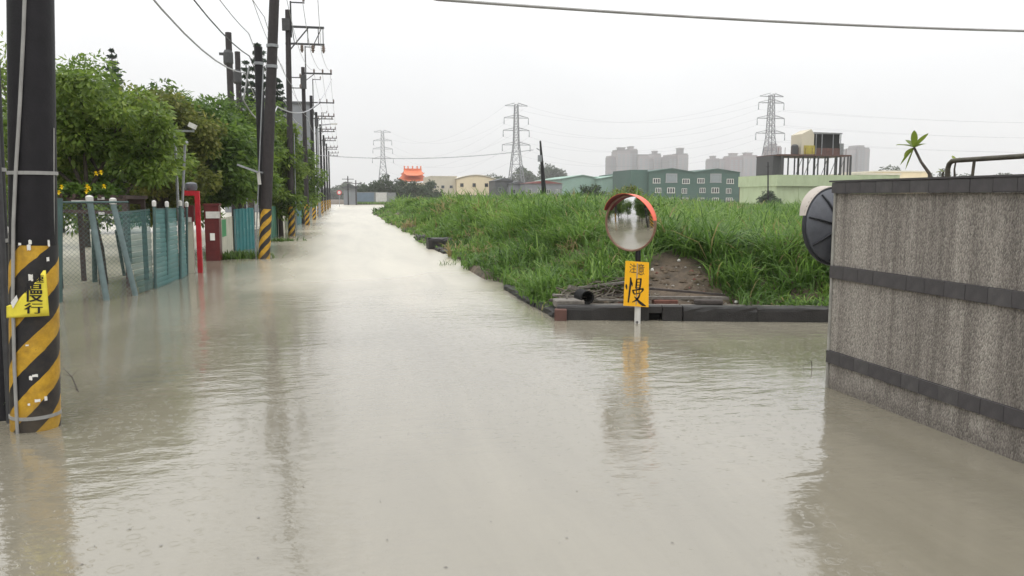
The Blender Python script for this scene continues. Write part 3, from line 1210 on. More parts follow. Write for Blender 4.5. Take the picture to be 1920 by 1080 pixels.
# ------------------------------------------------------------------ convex traffic mirrors
def text_mesh(body):
    cu = bpy.data.curves.new('t', 'FONT')
    cu.body = body
    o = bpy.data.objects.new('t', cu)
    COL.objects.link(o)
    bpy.context.view_layer.update()
    me = o.to_mesh()
    vs = np.array([v.co[:2] for v in me.vertices])
    fs = [tuple(p.vertices) for p in me.polygons]
    o.to_mesh_clear()
    bpy.data.objects.remove(o)
    bpy.data.curves.remove(cu)
    vs = (vs - vs.min(0)) / (vs.max(0) - vs.min(0))
    return vs, fs


def mirror(name, c, yaw_vec, tilt, rad, label, base, pole_mat, hood_mat, pole_r, pole_top, back=False, roll=0.0, hood_d=.18):
    t_ = thing(name, base, label, 'traffic mirror')
    f = Vector((yaw_vec[0], yaw_vec[1], 0)).normalized()
    rgt = Vector((0, 0, 1)).cross(f).normalized()        # right hand of the mirror face
    f = (f * math.cos(tilt) - Vector((0, 0, 1)) * math.sin(tilt)).normalized()
    upv = f.cross(rgt).normalized()
    if roll:
        q = Matrix.Rotation(roll, 3, f)
        rgt, upv = q @ rgt, q @ upv
    ax = (rgt, upv, f)
    Rs = 2.2
    m = MB()
    prof = []
    for i in range(13):
        r_ = rad * 0.965 * (1 - i / 12)
        prof.append((max(r_, 0.0005), math.sqrt(Rs * Rs - r_ * r_) - math.sqrt(Rs * Rs - rad * rad) + 0.004))
    m.lathe(c, prof, 48, ax)
    m.build('mirror_face', 'mirror_glass', t_, True)
    m = MB()
    n_, k_ = 48, 8
    o = len(m.v)
    for i in range(n_):
        a = 2 * math.pi * i / n_
        for k in range(k_):
            b_ = 2 * math.pi * k / k_
            rr = rad + 0.016 * math.cos(b_)
            m.v.append(tuple(Vector(c) + (rgt * math.cos(a) + upv * math.sin(a)) * rr + f * (0.022 * math.sin(b_))))
    for i in range(n_):
        for k in range(k_):
            a, b_ = i * k_ + k, i * k_ + (k + 1) % k_
            a2, b2 = ((i + 1) % n_) * k_ + k, ((i + 1) % n_) * k_ + (k + 1) % k_
            m.f.append((a, a2, b2, b_))
    m.build('rim', 'mirror_rib' if back else 'mirror_rim', t_, True)
    # moulded back shell
    m = MB()
    m.lathe(c, [(rad * 0.99, -0.005), (rad * 0.96, -0.03), (rad * 0.72, -0.07), (rad * 0.30, -0.095), (0.01, -0.10)], 40, ax)
    sh = m.build('back_shell', 'mirror_back', t_, True)
    for k in range(8):
        a = 2 * math.pi * k / 8 + 0.26
        m = MB()
        pts = [Vector(c) + (rgt * math.cos(a) + upv * math.sin(a)) * (rad * q_) + f * h_ for q_, h_ in ((0.1, -0.105), (0.35, -0.10), (0.72, -0.078), (0.95, -0.04))]
        m.tube(pts, [0.016, 0.014, 0.012, 0.008], 6)
        m.build('rib', 'mirror_rib', sh)
    m = MB()
    m.lathe(Vector(c) - f * 0.15, [(0.055, 0), (0.075, 0.02), (0.075, 0.06)], 12, ax)
    m.build('hub', 'mirror_rib', sh)
    # hood over the top of the rim
    m = MB()
    na = 24
    for shell in (0, 1):
        for i in range(na + 1):
            a = R(90) + R(74) * (2 * i / na - 1)
            for j, (q_, dd) in enumerate(((1.025, -0.02), (1.07, hood_d))):
                tap = 1.0 if j == 0 else math.cos((a - R(90)) * 0.98) ** 0.6 * 0.92 + 0.08
                rr = rad * (q_ if j == 0 else 1.025 + (q_ - 1.025) * tap) + shell * 0.004
                m.v.append(tuple(Vector(c) + (rgt * math.cos(a) + upv * math.sin(a)) * rr + f * (dd if j == 0 else -0.02 + (dd + 0.02) * tap)))
    w_ = (na + 1) * 2
    hood_inner = MB()
    hood_inner.v = list(m.v[:w_])
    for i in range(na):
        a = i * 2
        hood_inner.f.append((a, a + 1, a + 3, a + 2))
        m.f.append((w_ + a + 2, w_ + a + 3, w_ + a + 1, w_ + a))
        m.f.append((a + 1, w_ + a + 1, w_ + a + 3, a + 3))
        m.f.append((a, a + 2, w_ + a + 2, w_ + a))
    hd = m.build('hood', hood_mat, t_, True)
    hood_inner.v = [tuple(Vector(v_).lerp(Vector(c), .002)) for v_ in hood_inner.v]
    hood_inner.build('hood_inner_face', 'hood_inner_shade' if hood_mat == 'hood_red' else hood_mat, hd, True)  # inner face of the hood; on the red one its shade is painted
    m = MB()
    m.tube([(base[0], base[1], -0.3), (base[0], base[1], 0.02), (pole_top[0], pole_top[1], pole_top[2])], pole_r, 14)
    m.build('pole', pole_mat, t_, True)
    m = MB()
    m.tube([Vector(pole_top) - Vector((0, 0, .05)), Vector(c) - f * 0.12], 0.022, 8)
    m.build('bracket', 'steel_dark', t_)
    return t_, f, rgt


mc = at(1182, 418, 10.34)
mdir = Vector((-mc.x, -mc.y)).normalized()
ang = R(-29)
myaw = (mdir.x * math.cos(ang) - mdir.y * math.sin(ang), mdir.x * math.sin(ang) + mdir.y * math.cos(ang))
pb = gp(1195, 606)
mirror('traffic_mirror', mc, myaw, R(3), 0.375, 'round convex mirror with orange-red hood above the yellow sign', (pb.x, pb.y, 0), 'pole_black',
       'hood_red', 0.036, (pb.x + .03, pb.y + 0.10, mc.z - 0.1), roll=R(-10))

mc2 = at(1562, 424, 6.95)
pb2 = at(1559, 700, 6.78)
mirror('traffic_mirror', mc2, (-0.21, 0.98), R(4), 0.365, 'round traffic mirror seen from behind at the end of the wall', (pb2.x, pb2.y, 0), 'pole_black',
       'hood_pale', 0.038, (pb2.x, pb2.y, mc2.z - 0.05), back=True, hood_d=.11)

# ------------------------------------------------------------------ yellow slow sign under the mirror
SG_Y = pb.y - 0.05
sc = [at(1173, 489, SG_Y), at(1217, 492, SG_Y), at(1216, 576, SG_Y), at(1169, 573, SG_Y)]
sgn = thing('warning_sign', (sc[2] + sc[3]) / 2, 'orange-yellow slow-down sign with brush-written characters on the mirror post', 'sign')
thick = Vector((0.0, 0.006, 0))
MB().prism([sc[3], sc[2], sc[1], sc[0]], thick).build('sign_plate', 'sign_orange', sgn)


def sign_pt(a, b_, off=0.003):
    """a right, b down, 0..1 on the plate"""
    top = sc[0].lerp(sc[1], a)
    bot = sc[3].lerp(sc[2], a)
    return top.lerp(bot, b_) - Vector((0, off, 0))


def zpx(x, y):
    return (x - 212) / 346, (y - 152) / 600


def stroke(m, pts, wid):
    """brush stroke: tapered ribbon with round ends, plate pixels of the close-up"""
    n_ = len(pts)
    fine = []
    for i in range(n_ - 1):
        for k in range(5):
            f_ = k / 5
            fine.append((pts[i][0] + (pts[i + 1][0] - pts[i][0]) * f_, pts[i][1] + (pts[i + 1][1] - pts[i][1]) * f_, wid[i] + (wid[i + 1] - wid[i]) * f_))
    fine.append((pts[-1][0], pts[-1][1], wid[-1]))
    o = len(m.v)
    for i, (x, y, wq) in enumerate(fine):
        x0, y0 = fine[max(0, i - 1)][:2]
        x1, y1 = fine[min(len(fine) - 1, i + 1)][:2]
        dx, dy = x1 - x0, y1 - y0
        L_ = math.hypot(dx, dy) or 1
        px_, py_ = -dy / L_ * wq / 2, dx / L_ * wq / 2
        m.v.append(tuple(sign_pt(*zpx(x + px_, y + py_))))
        m.v.append(tuple(sign_pt(*zpx(x - px_, y - py_))))
    for i in range(len(fine) - 1):
        a = o + i * 2
        m.f.append((a, a + 1, a + 3, a + 2))


big = [([(293, 368), (300, 420), (292, 500), (284, 600), (274, 706)], [18, 30, 28, 24, 20]),
       ([(236, 462), (240, 495), (248, 532)], [14, 30, 10]),
       ([(308, 425), (318, 450), (322, 486)], [14, 24, 10]),
       ([(384, 378), (380, 440), (374, 512)], [18, 24, 20]),
       ([(378, 386), (420, 380), (452, 378)], [14, 14, 18]),
       ([(444, 376), (438, 440), (428, 522)], [22, 26, 22]),
       ([(384, 428), (432, 424)], [9, 9]), ([(382, 466), (430, 462)], [9, 9]), ([(378, 505), (428, 500)], [11, 11]),
       ([(322, 542), (380, 530), (440, 515), (484, 512)], [16, 18, 18, 30]),
       ([(330, 540), (342, 566), (356, 592)], [18, 22, 14]),
       ([(482, 514), (462, 545), (444, 566)], [24, 18, 10]),
       ([(384, 532), (388, 572)], [11, 11]), ([(424, 520), (420, 562)], [11, 11]),
       ([(348, 590), (400, 578), (448, 564)], [14, 13, 13]),
       ([(434, 578), (420, 620), (388, 665), (326, 700)], [16, 26, 24, 8]),
       ([(356, 622), (390, 652), (430, 692), (475, 722), (522, 738)], [10, 22, 36, 38, 8])]
m = MB()
for p_, w_ in big:
    stroke(m, p_, w_)
m.build('lettering', 'ink_black', sgn)
for ch, (x0, x1, y0, y1) in (('注', (272, 372, 182, 305)), ('意', (392, 490, 178, 328))):
    vs, fs = text_mesh(ch)
    m = MB()
    m.add([sign_pt(*zpx(x0 + (x1 - x0) * p_[0], y1 + (y0 - y1) * p_[1])) for p_ in vs], fs)
    m.build('lettering', 'ink_faded', sgn)
MB().tube([(pb.x, pb.y, -.2), (pb.x + .005, pb.y + .01, .24)], .041, 14).build('post_sleeve', 'white_paint', sgn)
m = MB()
m.beam(sign_pt(.5, .04, -.012), sign_pt(.5, .96, -.012), .03, .012)
m.build('mounting_strip', 'steel_grey', sgn)

# ------------------------------------------------------------------ utility poles
def pole_shaft(t_, x, y, h, r0, r1, mat='pole_brown', band=1.34, lean=(0, 0)):
    m = MB()
    zs = [-0.3, h]
    m.tube([(x + lean[0] * max(0, z) / h, y + lean[1] * max(0, z) / h, z) for z in (-0.3, 0, h * .5, h)], [r0, r0, (r0 + r1) / 2, r1], 20)
    m.build('shaft', mat, t_, True)
    if band:
        m = MB()
        m.tube([(x, y, -0.3), (x, y, 0), (x + lean[0] * band / h, y + lean[1] * band / h, band)], [r0 + .004, r0 + .004, r0 + .004 - (r0 - r1) * band / h], 28, False)
        m.build('hazard_band', 'hazard_paint', t_, True)


def insulator(parent, p, up_=True, s=1.0):
    m = MB()
    prof = [(0.02, 0), (0.05, 0.03), (0.03, 0.05), (0.055, 0.08), (0.03, 0.10), (0.055, 0.13), (0.03, 0.16), (0.02, 0.2)]
    pr = [(r_ * s, h * s) for r_, h in prof]
    if not up_:
        pr = [(r_, -h) for r_, h in pr]
    m.lathe(p, pr, 8)
    m.build('insulator', 'porcelain', parent)


def cross_arm(t_, x, y, z, L_, double=True):
    """trussed arm that reaches over the road, with hanging insulators"""
    m = MB()
    m.beam((x - .1, y, z), (x + L_, y, z), 0.07, 0.09)
    if double:
        z2 = z - 0.72
        m.beam((x - .1, y, z2), (x + L_, y, z2), 0.07, 0.08)
        for a, b_ in ((0.2, 0.28), (0.85, 0.85), (1.3, 1.3), (L_ - .05, L_ - .05)):
            m.beam((x + a, y, z), (x + b_, y, z2), 0.035)
        m.beam((x + 0.9, y, z), (x + 0.1, y, z2 - 0.25), 0.05)
        m.beam((x + L_ - .1, y, z), (x + L_ - .45, y, z2), 0.035)
    else:
        m.beam((x + 0.7, y, z), (x + 0.05, y, z - 0.5), 0.04)
    arm = m.build('cross_arm', 'steel_dark', t_)
    zz = z - 0.76 if double else z + 0.04
    for q in (0.38, 0.68, 0.97):
        insulator(arm, (x + L_ * q, y, zz), not double, 1.6 if double else 1.2)
    return zz


def ext_rod(t_, x, y, z0, z1):
    m = MB()
    m.tube([(x + .16, y, z0), (x + .16, y, z1)], 0.035, 8)
    m.beam((x + .16, y, z1 - .05), (x + .75, y, z1 - .05), 0.05)
    o = m.build('extension_rod', 'steel_dark', t_)
    insulator(o, (x + .72, y, z1), True, 1.0)


# nearest pole, with stickers, strap bands and a conduit
bp_ = Vector((-2.29, 6.44, 0))
bigp = thing('utility_pole', bp_, 'thick black utility pole nearest the camera with worn hazard stripes and torn yellow notice', 'utility pole')
pole_shaft(bigp, bp_.x, bp_.y, 10.2, 0.162, 0.112, 'pole_black', 1.36, (.51, 0))
for z in (1.86, 0.09):
    m = MB()
    m.tube([(bp_.x + 0.05 * z, bp_.y, z), (bp_.x + 0.05 * z, bp_.y, z + .025)], 0.1715 - .005 * z, 24, True)
    m.build('strap_band', 'cable_white', bigp)
for (u, v, du, dv) in ((72, 452, 5, 8), (70, 462, 6, 10), (99, 455, 4, 12), (98, 484, 5, 9), (54, 455, 5, 5), (73, 516, 7, 12), (66, 578, 4, 6), (67, 640, 5, 3), (73, 700, 5, 8), (80, 696, 9, 5), (84, 742, 9, 6), (96, 740, 5, 10), (70, 748, 4, 4)):
    p = at(u, v, bp_.y)
    cxp = bp_.x + 0.05 * p.z
    sx = p.x - cxp
    a0 = math.asin(max(-.97, min(.97, sx / 0.16)))
    da = du / 250 / 0.166 * .5
    dz = dv / 250 * .5
    m = MB()
    rr = 0.1675
    row = []
    for k in range(4):
        a = a0 - da + 2 * da * k / 3
        row.append(((cxp + rr * math.sin(a), bp_.y - rr * math.cos(a), p.z - dz * random.uniform(.7, 1.2)), (cxp + rr * math.sin(a), bp_.y - rr * math.cos(a), p.z + dz * random.uniform(.7, 1.2))))
    vs = [q for r_ in row for q in r_]
    m.add(vs, [(2 * k, 2 * k + 2, 2 * k + 3, 2 * k + 1) for k in range(3)])
    m.build('paper_scrap', 'paper_white', bigp)
m = MB()
pts = []
for (u, v) in ((48, -60), (44, 60), (37, 200), (29, 330), (25, 420), (24, 560), (27, 690), (32, 800)):
    p = at(u, v, bp_.y - .16)
    pts.append(p)
m.tube(pts + [pts[-1] + Vector((0, 0, -.25))], 0.0125, 8)
m.build('conduit', 'cable_white', bigp, True)
m = MB()
pts = [at(101, v, bp_.y - .03) for v in (240, 330, 450, 560)]
m.tube(pts, 0.005, 6)
m.build('side_wire', 'cable_white', bigp)

# torn yellow notice curled round the pole
nb = thing('paper_notice', at(52, 595, 6.2), 'torn bright yellow slow-down notice tied round the nearest pole', 'notice')


def notice_pt(u, v, off=0.0):
    c = (u - 58) / 46
    return at(u, v, 6.235 + 0.055 * c * c - off)


cols = 14
m = MB()
us = [12 + (92.5 - 12) * i / cols for i in range(cols + 1)]
for u in us:
    top = 574 - (u - 12) * 0.55 if u < 34 else 562 - (u - 34) * 1.06
    top = max(top, 507) + (3 if int(u) % 2 else 0) * random.uniform(0, 1)
    bot = 596.5 - (u - 12) * 0.055
    for k in range(7):
        v = top + (bot - top) * k / 6
        uu = u + (-(v - 507) * 0.0 if u < 60 else (v - 592) * 0.075 * (u - 60) / 32)
        m.v.append(tuple(notice_pt(uu, v)))
for i in range(cols):
    for k in range(6):
        a = i * 7 + k
        m.f.append((a, a + 1, a + 8, a + 7))
o = m.build('notice_sheet', 'sign_yellow', nb, True)
md = o.modifiers.new('thickness', 'SOLIDIFY')
md.thickness = 0.0015
for ch, (x0, x1, y0, y1) in (('速', (61, 81, 515, 530)), ('慢', (45, 79, 531, 566)), ('行', (45, 79, 568, 588))):
    vs, fs = text_mesh(ch)
    m = MB()
    m.add([notice_pt(x0 + (x1 - x0) * p_[0], y1 + (y0 - y1) * p_[1], 0.004) for p_ in vs], fs)
    # double strike for the heavy print
    m.add([notice_pt(x0 + 1.6 + (x1 - x0) * p_[0], y1 + (y0 - y1) * p_[1], 0.0045) for p_ in vs], fs)
    m.build('lettering', 'ink_black', nb)
m = MB()
m.add([notice_pt(20, 567, .006), notice_pt(31, 553, .006), notice_pt(34, 562, .006), notice_pt(24, 579, .006)], [(0, 1, 2, 3)])
m.build('tape', 'paper_white', nb)

# black strut pole and pipes at the very left edge
q0, q1 = at(5, 772, 6.75), at(-30, -80, 7.3)
st = thing('strut_pole', (q0.x, q0.y, 0), 'slanting black strut pole at the left edge behind the nearest pole', 'utility pole')
d_ = (q1 - q0)
foot = q0 - d_ * ((q0.z + .3) / d_.z)
MB().tube([foot, q0, q1 + d_ * .8], [0.088, 0.088, 0.07], 14).build('shaft', 'pole_black', st, True)
for z in (1.9, 1.35):
    k_ = (z - q0.z) / d_.z
    c = q0 + d_ * k_
    MB().tube([c, c + Vector((0, 0, .03))], 0.092, 16).build('strap_band', 'cable_white', st)
g0, g1 = at(19, 775, 6.62), at(-8, 250, 6.9)
gy = thing('guy_pipe', (g0.x, g0.y, 0), 'thin grey guy pipe leaning beside the slanting strut pole', 'pipe')
d_ = g1 - g0
MB().tube([g0 - d_ * ((g0.z + .3) / d_.z), g0, g1 + d_ * 3.0], 0.028, 10).build('guard_tube', 'steel_dark', gy, True)

# second pole pair and the row
ROW = [(-2.22, 23.31, 12.0, 0.155, 0.115, 'pole_brown', 'brown utility pole with bold hazard stripes beside the maroon gate pillar'),
       (-2.32, 37.1, 9.75, 0.145, 0.11, 'pole_brown', 'utility pole carrying a trussed steel arm over the road, third striped pole'),
       (-2.25, 51.2, 9.5, 0.145, 0.11, 'pole_brown', 'fourth striped utility pole down the road with a flat cross arm'),
       (-2.26, 63.5, 9.3, 0.145, 0.11, 'pole_black', 'fifth striped utility pole down the flooded road'),
       (-2.28, 75.5, 9.3, 0.145, 0.11, 'pole_black', 'sixth striped utility pole down the flooded road'),
       (-2.30, 89, 9.4, 0.145, 0.11, 'pole_black', 'seventh striped utility pole down the flooded road'),
       (-2.3, 103, 9.3, 0.145, 0.11, 'pole_black', 'eighth striped utility pole, small in the distance'),
       (-2.3, 119, 9.3, 0.145, 0.11, 'pole_black', 'ninth striped utility pole, small in the distance'),
       (-2.3, 137, 9.3, 0.145, 0.11, 'pole_black', 'farthest striped utility pole at the end of the row')]
arm_pts = []
for i, (x, y, h, r0, r1, mt, lab) in enumerate(ROW):
    t_ = thing('utility_pole', (x, y, 0), lab, 'utility pole', 'striped utility poles along the left side of the road')
    ln_ = (0.85, 0) if i == 0 else (.12, 0) if i == 1 else (0, 0)
    pole_shaft(t_, x, y, h, r0, r1, mt, 1.3 if i else 1.38, ln_)
    x_base, x = x, x + ln_[0] * .7
    if i == 0:
        for s in (-1, 1):
            MB().beam((x, y - .02, 7.2), (x + s * .85, y - .02, 8.1), 0.05).build('brace', 'steel_dark', t_)
        m = MB()
        m.beam((x - 1.0, y, 8.1), (x + 1.7, y, 8.1), 0.09, 0.1)
        a_ = m.build('cross_arm', 'steel_dark', t_)
        for q in (-.9, .6, 1.1, 1.6):
            insulator(a_, (x + q, y, 8.15), True, 1.2)
        # clamps and cable boxes
        for z in (5.2, 5.75):
            MB().tube([(x_base + .85 * z / h, y, z), (x_base + .85 * z / h, y, z + .08)], r0 + .005, 18).build('strap_band', 'steel_grey', t_)
        arm_pts.append((y, 8.1 + .2, (0.6, 1.1, 1.6)))
        # white cable duct up the side
        m = MB()
        m.tube([(x_base - .21, y - .05, -.2), (x_base - .21, y - .05, .3), (x_base - .21 + .85 * 5.2 / h, y - .05, 5.2)], 0.018, 8)
        m.build('conduit', 'steel_grey', t_)
        # notice and worn patch
    elif i == 1:
        zz = cross_arm(t_, x, y, at(575, 51, y).z, 1.55)
        ext_rod(t_, x, y, 8.6, at(545, 2, y).z)
        for z in (6.9, 6.45):
            m = MB()
            m.beam((x, y - .02, z), (x + .5, y - .02, z), 0.04)
            b_ = m.build('bracket', 'steel_dark', t_)
            insulator(b_, (x + .48, y - .02, z), True, .9)
        arm_pts.append((y, zz - .3, (0.59, 1.05, 1.5)))
        m = MB()
        m.box((x - .05, y - .18, 9.1), (.32, .16, .5))
        m.build('clamp', 'steel_dark', t_)
        m = MB()
        m.tube([(x_base + .2, y - .04, -.2), (x_base + .24, y - .04, 4.5)], 0.02, 8)
        m.build('conduit', 'steel_grey', t_)
    else:
        zz = cross_arm(t_, x, y, h - 0.35 - .15 * (i % 2), 1.7 if i < 4 else 1.6, False)
        if i in (2, 3, 5):
            ext_rod(t_, x, y, h - .8, h + 1.25)
        if i in (2, 4, 6):
            m = MB()
            m.box((x + .02, y - .22, h - .9), (.34, .26, .8))
            m.build('cable_box', 'steel_dark', t_)
        if i in (3, 4, 5, 6, 7):
            m = MB()
            m.beam((x - .1, y, h - 1.7), (x + 1.6, y, h - 1.7), 0.06, 0.07)
            b_ = m.build('cross_arm', 'steel_dark', t_)
            for q in (.5, 1.0, 1.5):
                insulator(b_, (x + q, y, h - 1.68), True, 1.0)
        arm_pts.append((y, zz + .2, (0.38 * 1.65, 0.68 * 1.65, 0.97 * 1.65)))

# plain dark poles that stand among the trees
for (u, v, Y, r_, lab) in ((484, 88, 24.3, 0.115, 'black pole standing close beside the brown striped pole'),
                           (428, 61, 44, 0.155, 'bare pole above the tree tops, leftmost of two'),
                           (445, 97, 47, 0.145, 'shorter bare pole above the tree tops, right of the other')):
    p = at(u, v, Y)
    t_ = thing('dark_pole', (p.x, p.y, 0), lab, 'utility pole')
    pole_shaft(t_, p.x, p.y, p.z, r_ * 1.15, r_, 'pole_black' if Y < 30 else 'concrete_grey' if False else 'pole_brown', 0)
    if Y > 30:
        c = at(u, v + 48, Y)
        MB().lathe((c.x, c.y, c.z - .35), [(r_ + .03, 0), (r_ + .09, .1), (r_ + .09, .6), (r_ + .02, .75)], 12).build('collar', 'steel_dark', t_)
        MB().box((c.x - .28, c.y, c.z + .2), (.3, .15, .12)).build('step', 'steel_dark', t_)
    else:
        MB().tube([(p.x, p.y, p.z - .5), (p.x, p.y, p.z - .42)], r_ + .02, 14).build('strap_band', 'steel_grey', t_)

# grey lamp column further down
p = gp(597, 408)
t_ = thing('lamp_column', (p.x, p.y, 0), 'slim pale grey steel lamp column among the far poles', 'lamp post')
MB().tube([(p.x + .12, p.y, -.3), (p.x + .12, p.y, 0), (p.x + .12, p.y, 7.4)], [.12, .12, .08], 12).build('column', 'steel_grey', t_, True)
MB().tube([(p.x + .12, p.y, 7.3), (p.x + .5, p.y, 7.7), (p.x + 1.3, p.y, 7.8)], [.05, .045, .04], 8).build('arm', 'steel_grey', t_, True)
MB().box((p.x + 1.5, p.y, 7.8), (.5, .2, .1)).build('lamp_head', 'white_paint', t_)

# leaning tapered pole in the grass field
a, b_ = at(1021, 372, 62), at(1013, 264, 62)
t_ = thing('leaning_pole', (a.x, a.y, 0.9), 'leaning dark tapered pole standing alone in the grass field', 'utility pole')
MB().tube([a + (a - b_) * .3, a, b_], [.23, .22, .07], 12).build('shaft', 'pole_black', t_, True)
c = at(1012, 297, 61.7)
MB().box(c, (.28, .2, .5)).build('cable_box', 'steel_grey', t_)
c = at(1006, 278, 62)
MB().beam(at(1014, 283, 62), c, .06).build('bracket', 'steel_grey', t_)


# ------------------------------------------------------------------ cables
def sag_pts(a, b_, sag, n=14):
    a, b_ = Vector(a), Vector(b_)
    return [a.lerp(b_, i / n) - Vector((0, 0, sag * 4 * (i / n) * (1 - i / n))) for i in range(n + 1)]


def cable(name, spans, r_, mat, label, group=None, n=14):
    m = MB()
    pts = []
    for (a, b_, s) in spans:
        q = sag_pts(a, b_, s, n)
        pts += q if not pts else q[1:]
    m.tube(pts, r_, 6)
    return tag(m.build(name, mat, None, True), label, 'cable', group)


PY = [-14, 6.44, 23.31, 37.1, 51.2, 63.5, 75.5, 89, 103, 119, 137]
PX = [-2.3, -2.29, -2.22, -2.32, -2.25, -2.26, -2.28, -2.3, -2.3, -2.3, -2.3]
for k, (z, off, sag, r_, mt, lab) in enumerate((
        (5.05, -0.34, 0.55, 0.016, 'wire_pale', 'lowest sagging cable strung along the left poles'),
        (5.5, -0.2, 0.40, 0.014, 'wire_dark', 'dark cable just above the lowest sagging one on the left poles'),
        (6.1, -0.2, 0.35, 0.011, 'wire_pale', 'pale middle cable of the bundle on the left poles'),
        (6.55, 0.22, 0.35, 0.010, 'wire_pale', 'pale cable on the road side of the left poles'),
        (7.4, -0.2, 0.32, 0.010, 'wire_pale', 'high pale cable along the left poles'))):
    sp = []
    for i in range(len(PY) - 1 if k < 4 else 6):
        zz = lambda j: z if j > 0 else z + .3
        sp.append(((PX[i] + off, PY[i], zz(i)), (PX[i + 1] + off, PY[i + 1], zz(i + 1)), sag * (PY[i + 1] - PY[i]) / 16))
    cable('sagging_cable', sp, r_, mt, lab, 'cables along the left poles', 10)
for k, lab in enumerate(('inner power line on the arms over the road', 'middle power line on the arms over the road', 'outer power line on the arms over the road')):
    sp = []
    pv = (-1.6 + .5 * k, -14, 8.6)
    for i, (y, z, offs) in enumerate(arm_pts):
        q = (PX[i + 2] + offs[k], y, z)
        sp.append((pv, q, 0.28 * (q[1] - pv[1]) / 16))
        pv = q
    cable('power_line', sp, 0.010, 'wire_pale', lab, 'power lines on the arms', 10)
# loose coil loop hung between the second and third poles
cable('slack_cable', [((-2.45, 23.3, 5.2), at(456, 187, 23.6), .02), (at(456, 187, 23.6), at(520, 200, 30), .55), (at(520, 200, 30), at(622, 148, 51.2), .9)], 0.022, 'wire_pale',
      'thick slack cable drooping in a loop across the second pole')
# cable across the top right
c0 = at(820, -1, 8.6)
c1 = at(1920, 58, 9.6)
d_ = c1 - c0
e0 = Vector((bp_.x, bp_.y, 0))
tA = c0 + (c0 - c1) * 0.56
tB = c1 + d_ * 0.5
cpole = thing('utility_pole', (tB.x, tB.y, 0), 'plain pole beyond the right edge that holds the crossing cable', 'utility pole')
pole_shaft(cpole, tB.x, tB.y + .16, tB.z + .6, 0.15, 0.12, 'pole_brown', 0)
cable('crossing_cable', [(Vector((bp_.x + .14, bp_.y, tA.z + .12)), c0 + Vector((0, 0, .0)), 0.0), (c0, c1, 0.045), (c1, tB, 0.0)], 0.016, 'cable_white', 'thick pale cable crossing the sky at the top right', n=16)
# wire from the row to the leaning pole
cable('span_wire', [((-2.1, 63.5, 4.9), at(1000, 281, 62), 0.45)], 0.03, 'wire_pale', 'single wire spanning the road to the leaning field pole')

# ------------------------------------------------------------------ trees
def clump_leaves(centers, crad, per, L_, W_, r_, droop=0.7):
    """leaf faces scattered round clump centres: kite of two triangles, hanging outwards"""
    C_ = np.repeat(np.asarray(centers), per, 0)
    n = len(C_)
    d = r_.normal(0, 1, (n, 3))
    d /= np.linalg.norm(d, axis=1)[:, None]
    rad = np.repeat(np.asarray(crad), per)[:, None] * r_.uniform(0.25, 1, (n, 1)) ** 0.5
    P = C_ + d * rad * np.array([1, 1, 0.75])
    ax = d.copy()
    ax[:, 2] = ax[:, 2] * 0.5 - droop * r_.uniform(0.2, 1.2, n)
    ax += r_.normal(0, 0.35, (n, 3))
    ax /= np.linalg.norm(ax, axis=1)[:, None]
    sd = np.cross(ax, r_.normal(0, 1, (n, 3)) + np.array([0, 0, 1.2]))
    sd /= np.linalg.norm(sd, axis=1)[:, None] + 1e-6
    nl = L_ * r_.uniform(0.6, 1.25, (n, 1))
    nw = W_ * r_.uniform(0.7, 1.2, (n, 1)) / 2
    nrm = np.cross(ax, sd)
    a = P
    b_ = P + ax * nl * 0.45 + sd * nw + nrm * nw * .35
    c = P + ax * nl
    e = P + ax * nl * 0.45 - sd * nw + nrm * nw * .35
    Vv = np.stack([a, b_, c, e], 1).reshape(-1, 3)
    i0 = np.arange(n) * 4
    tr = np.concatenate([np.stack([i0, i0 + 1, i0 + 2], 1), np.stack([i0, i0 + 2, i0 + 3], 1)])
    base = np.repeat(r_.normal(0.45, 0.16, len(centers)), per)
    rv = np.clip(base + r_.normal(0, 0.16, n), 0, 1)
    return Vv, tr, np.repeat(rv, 4)


bank_weeds()


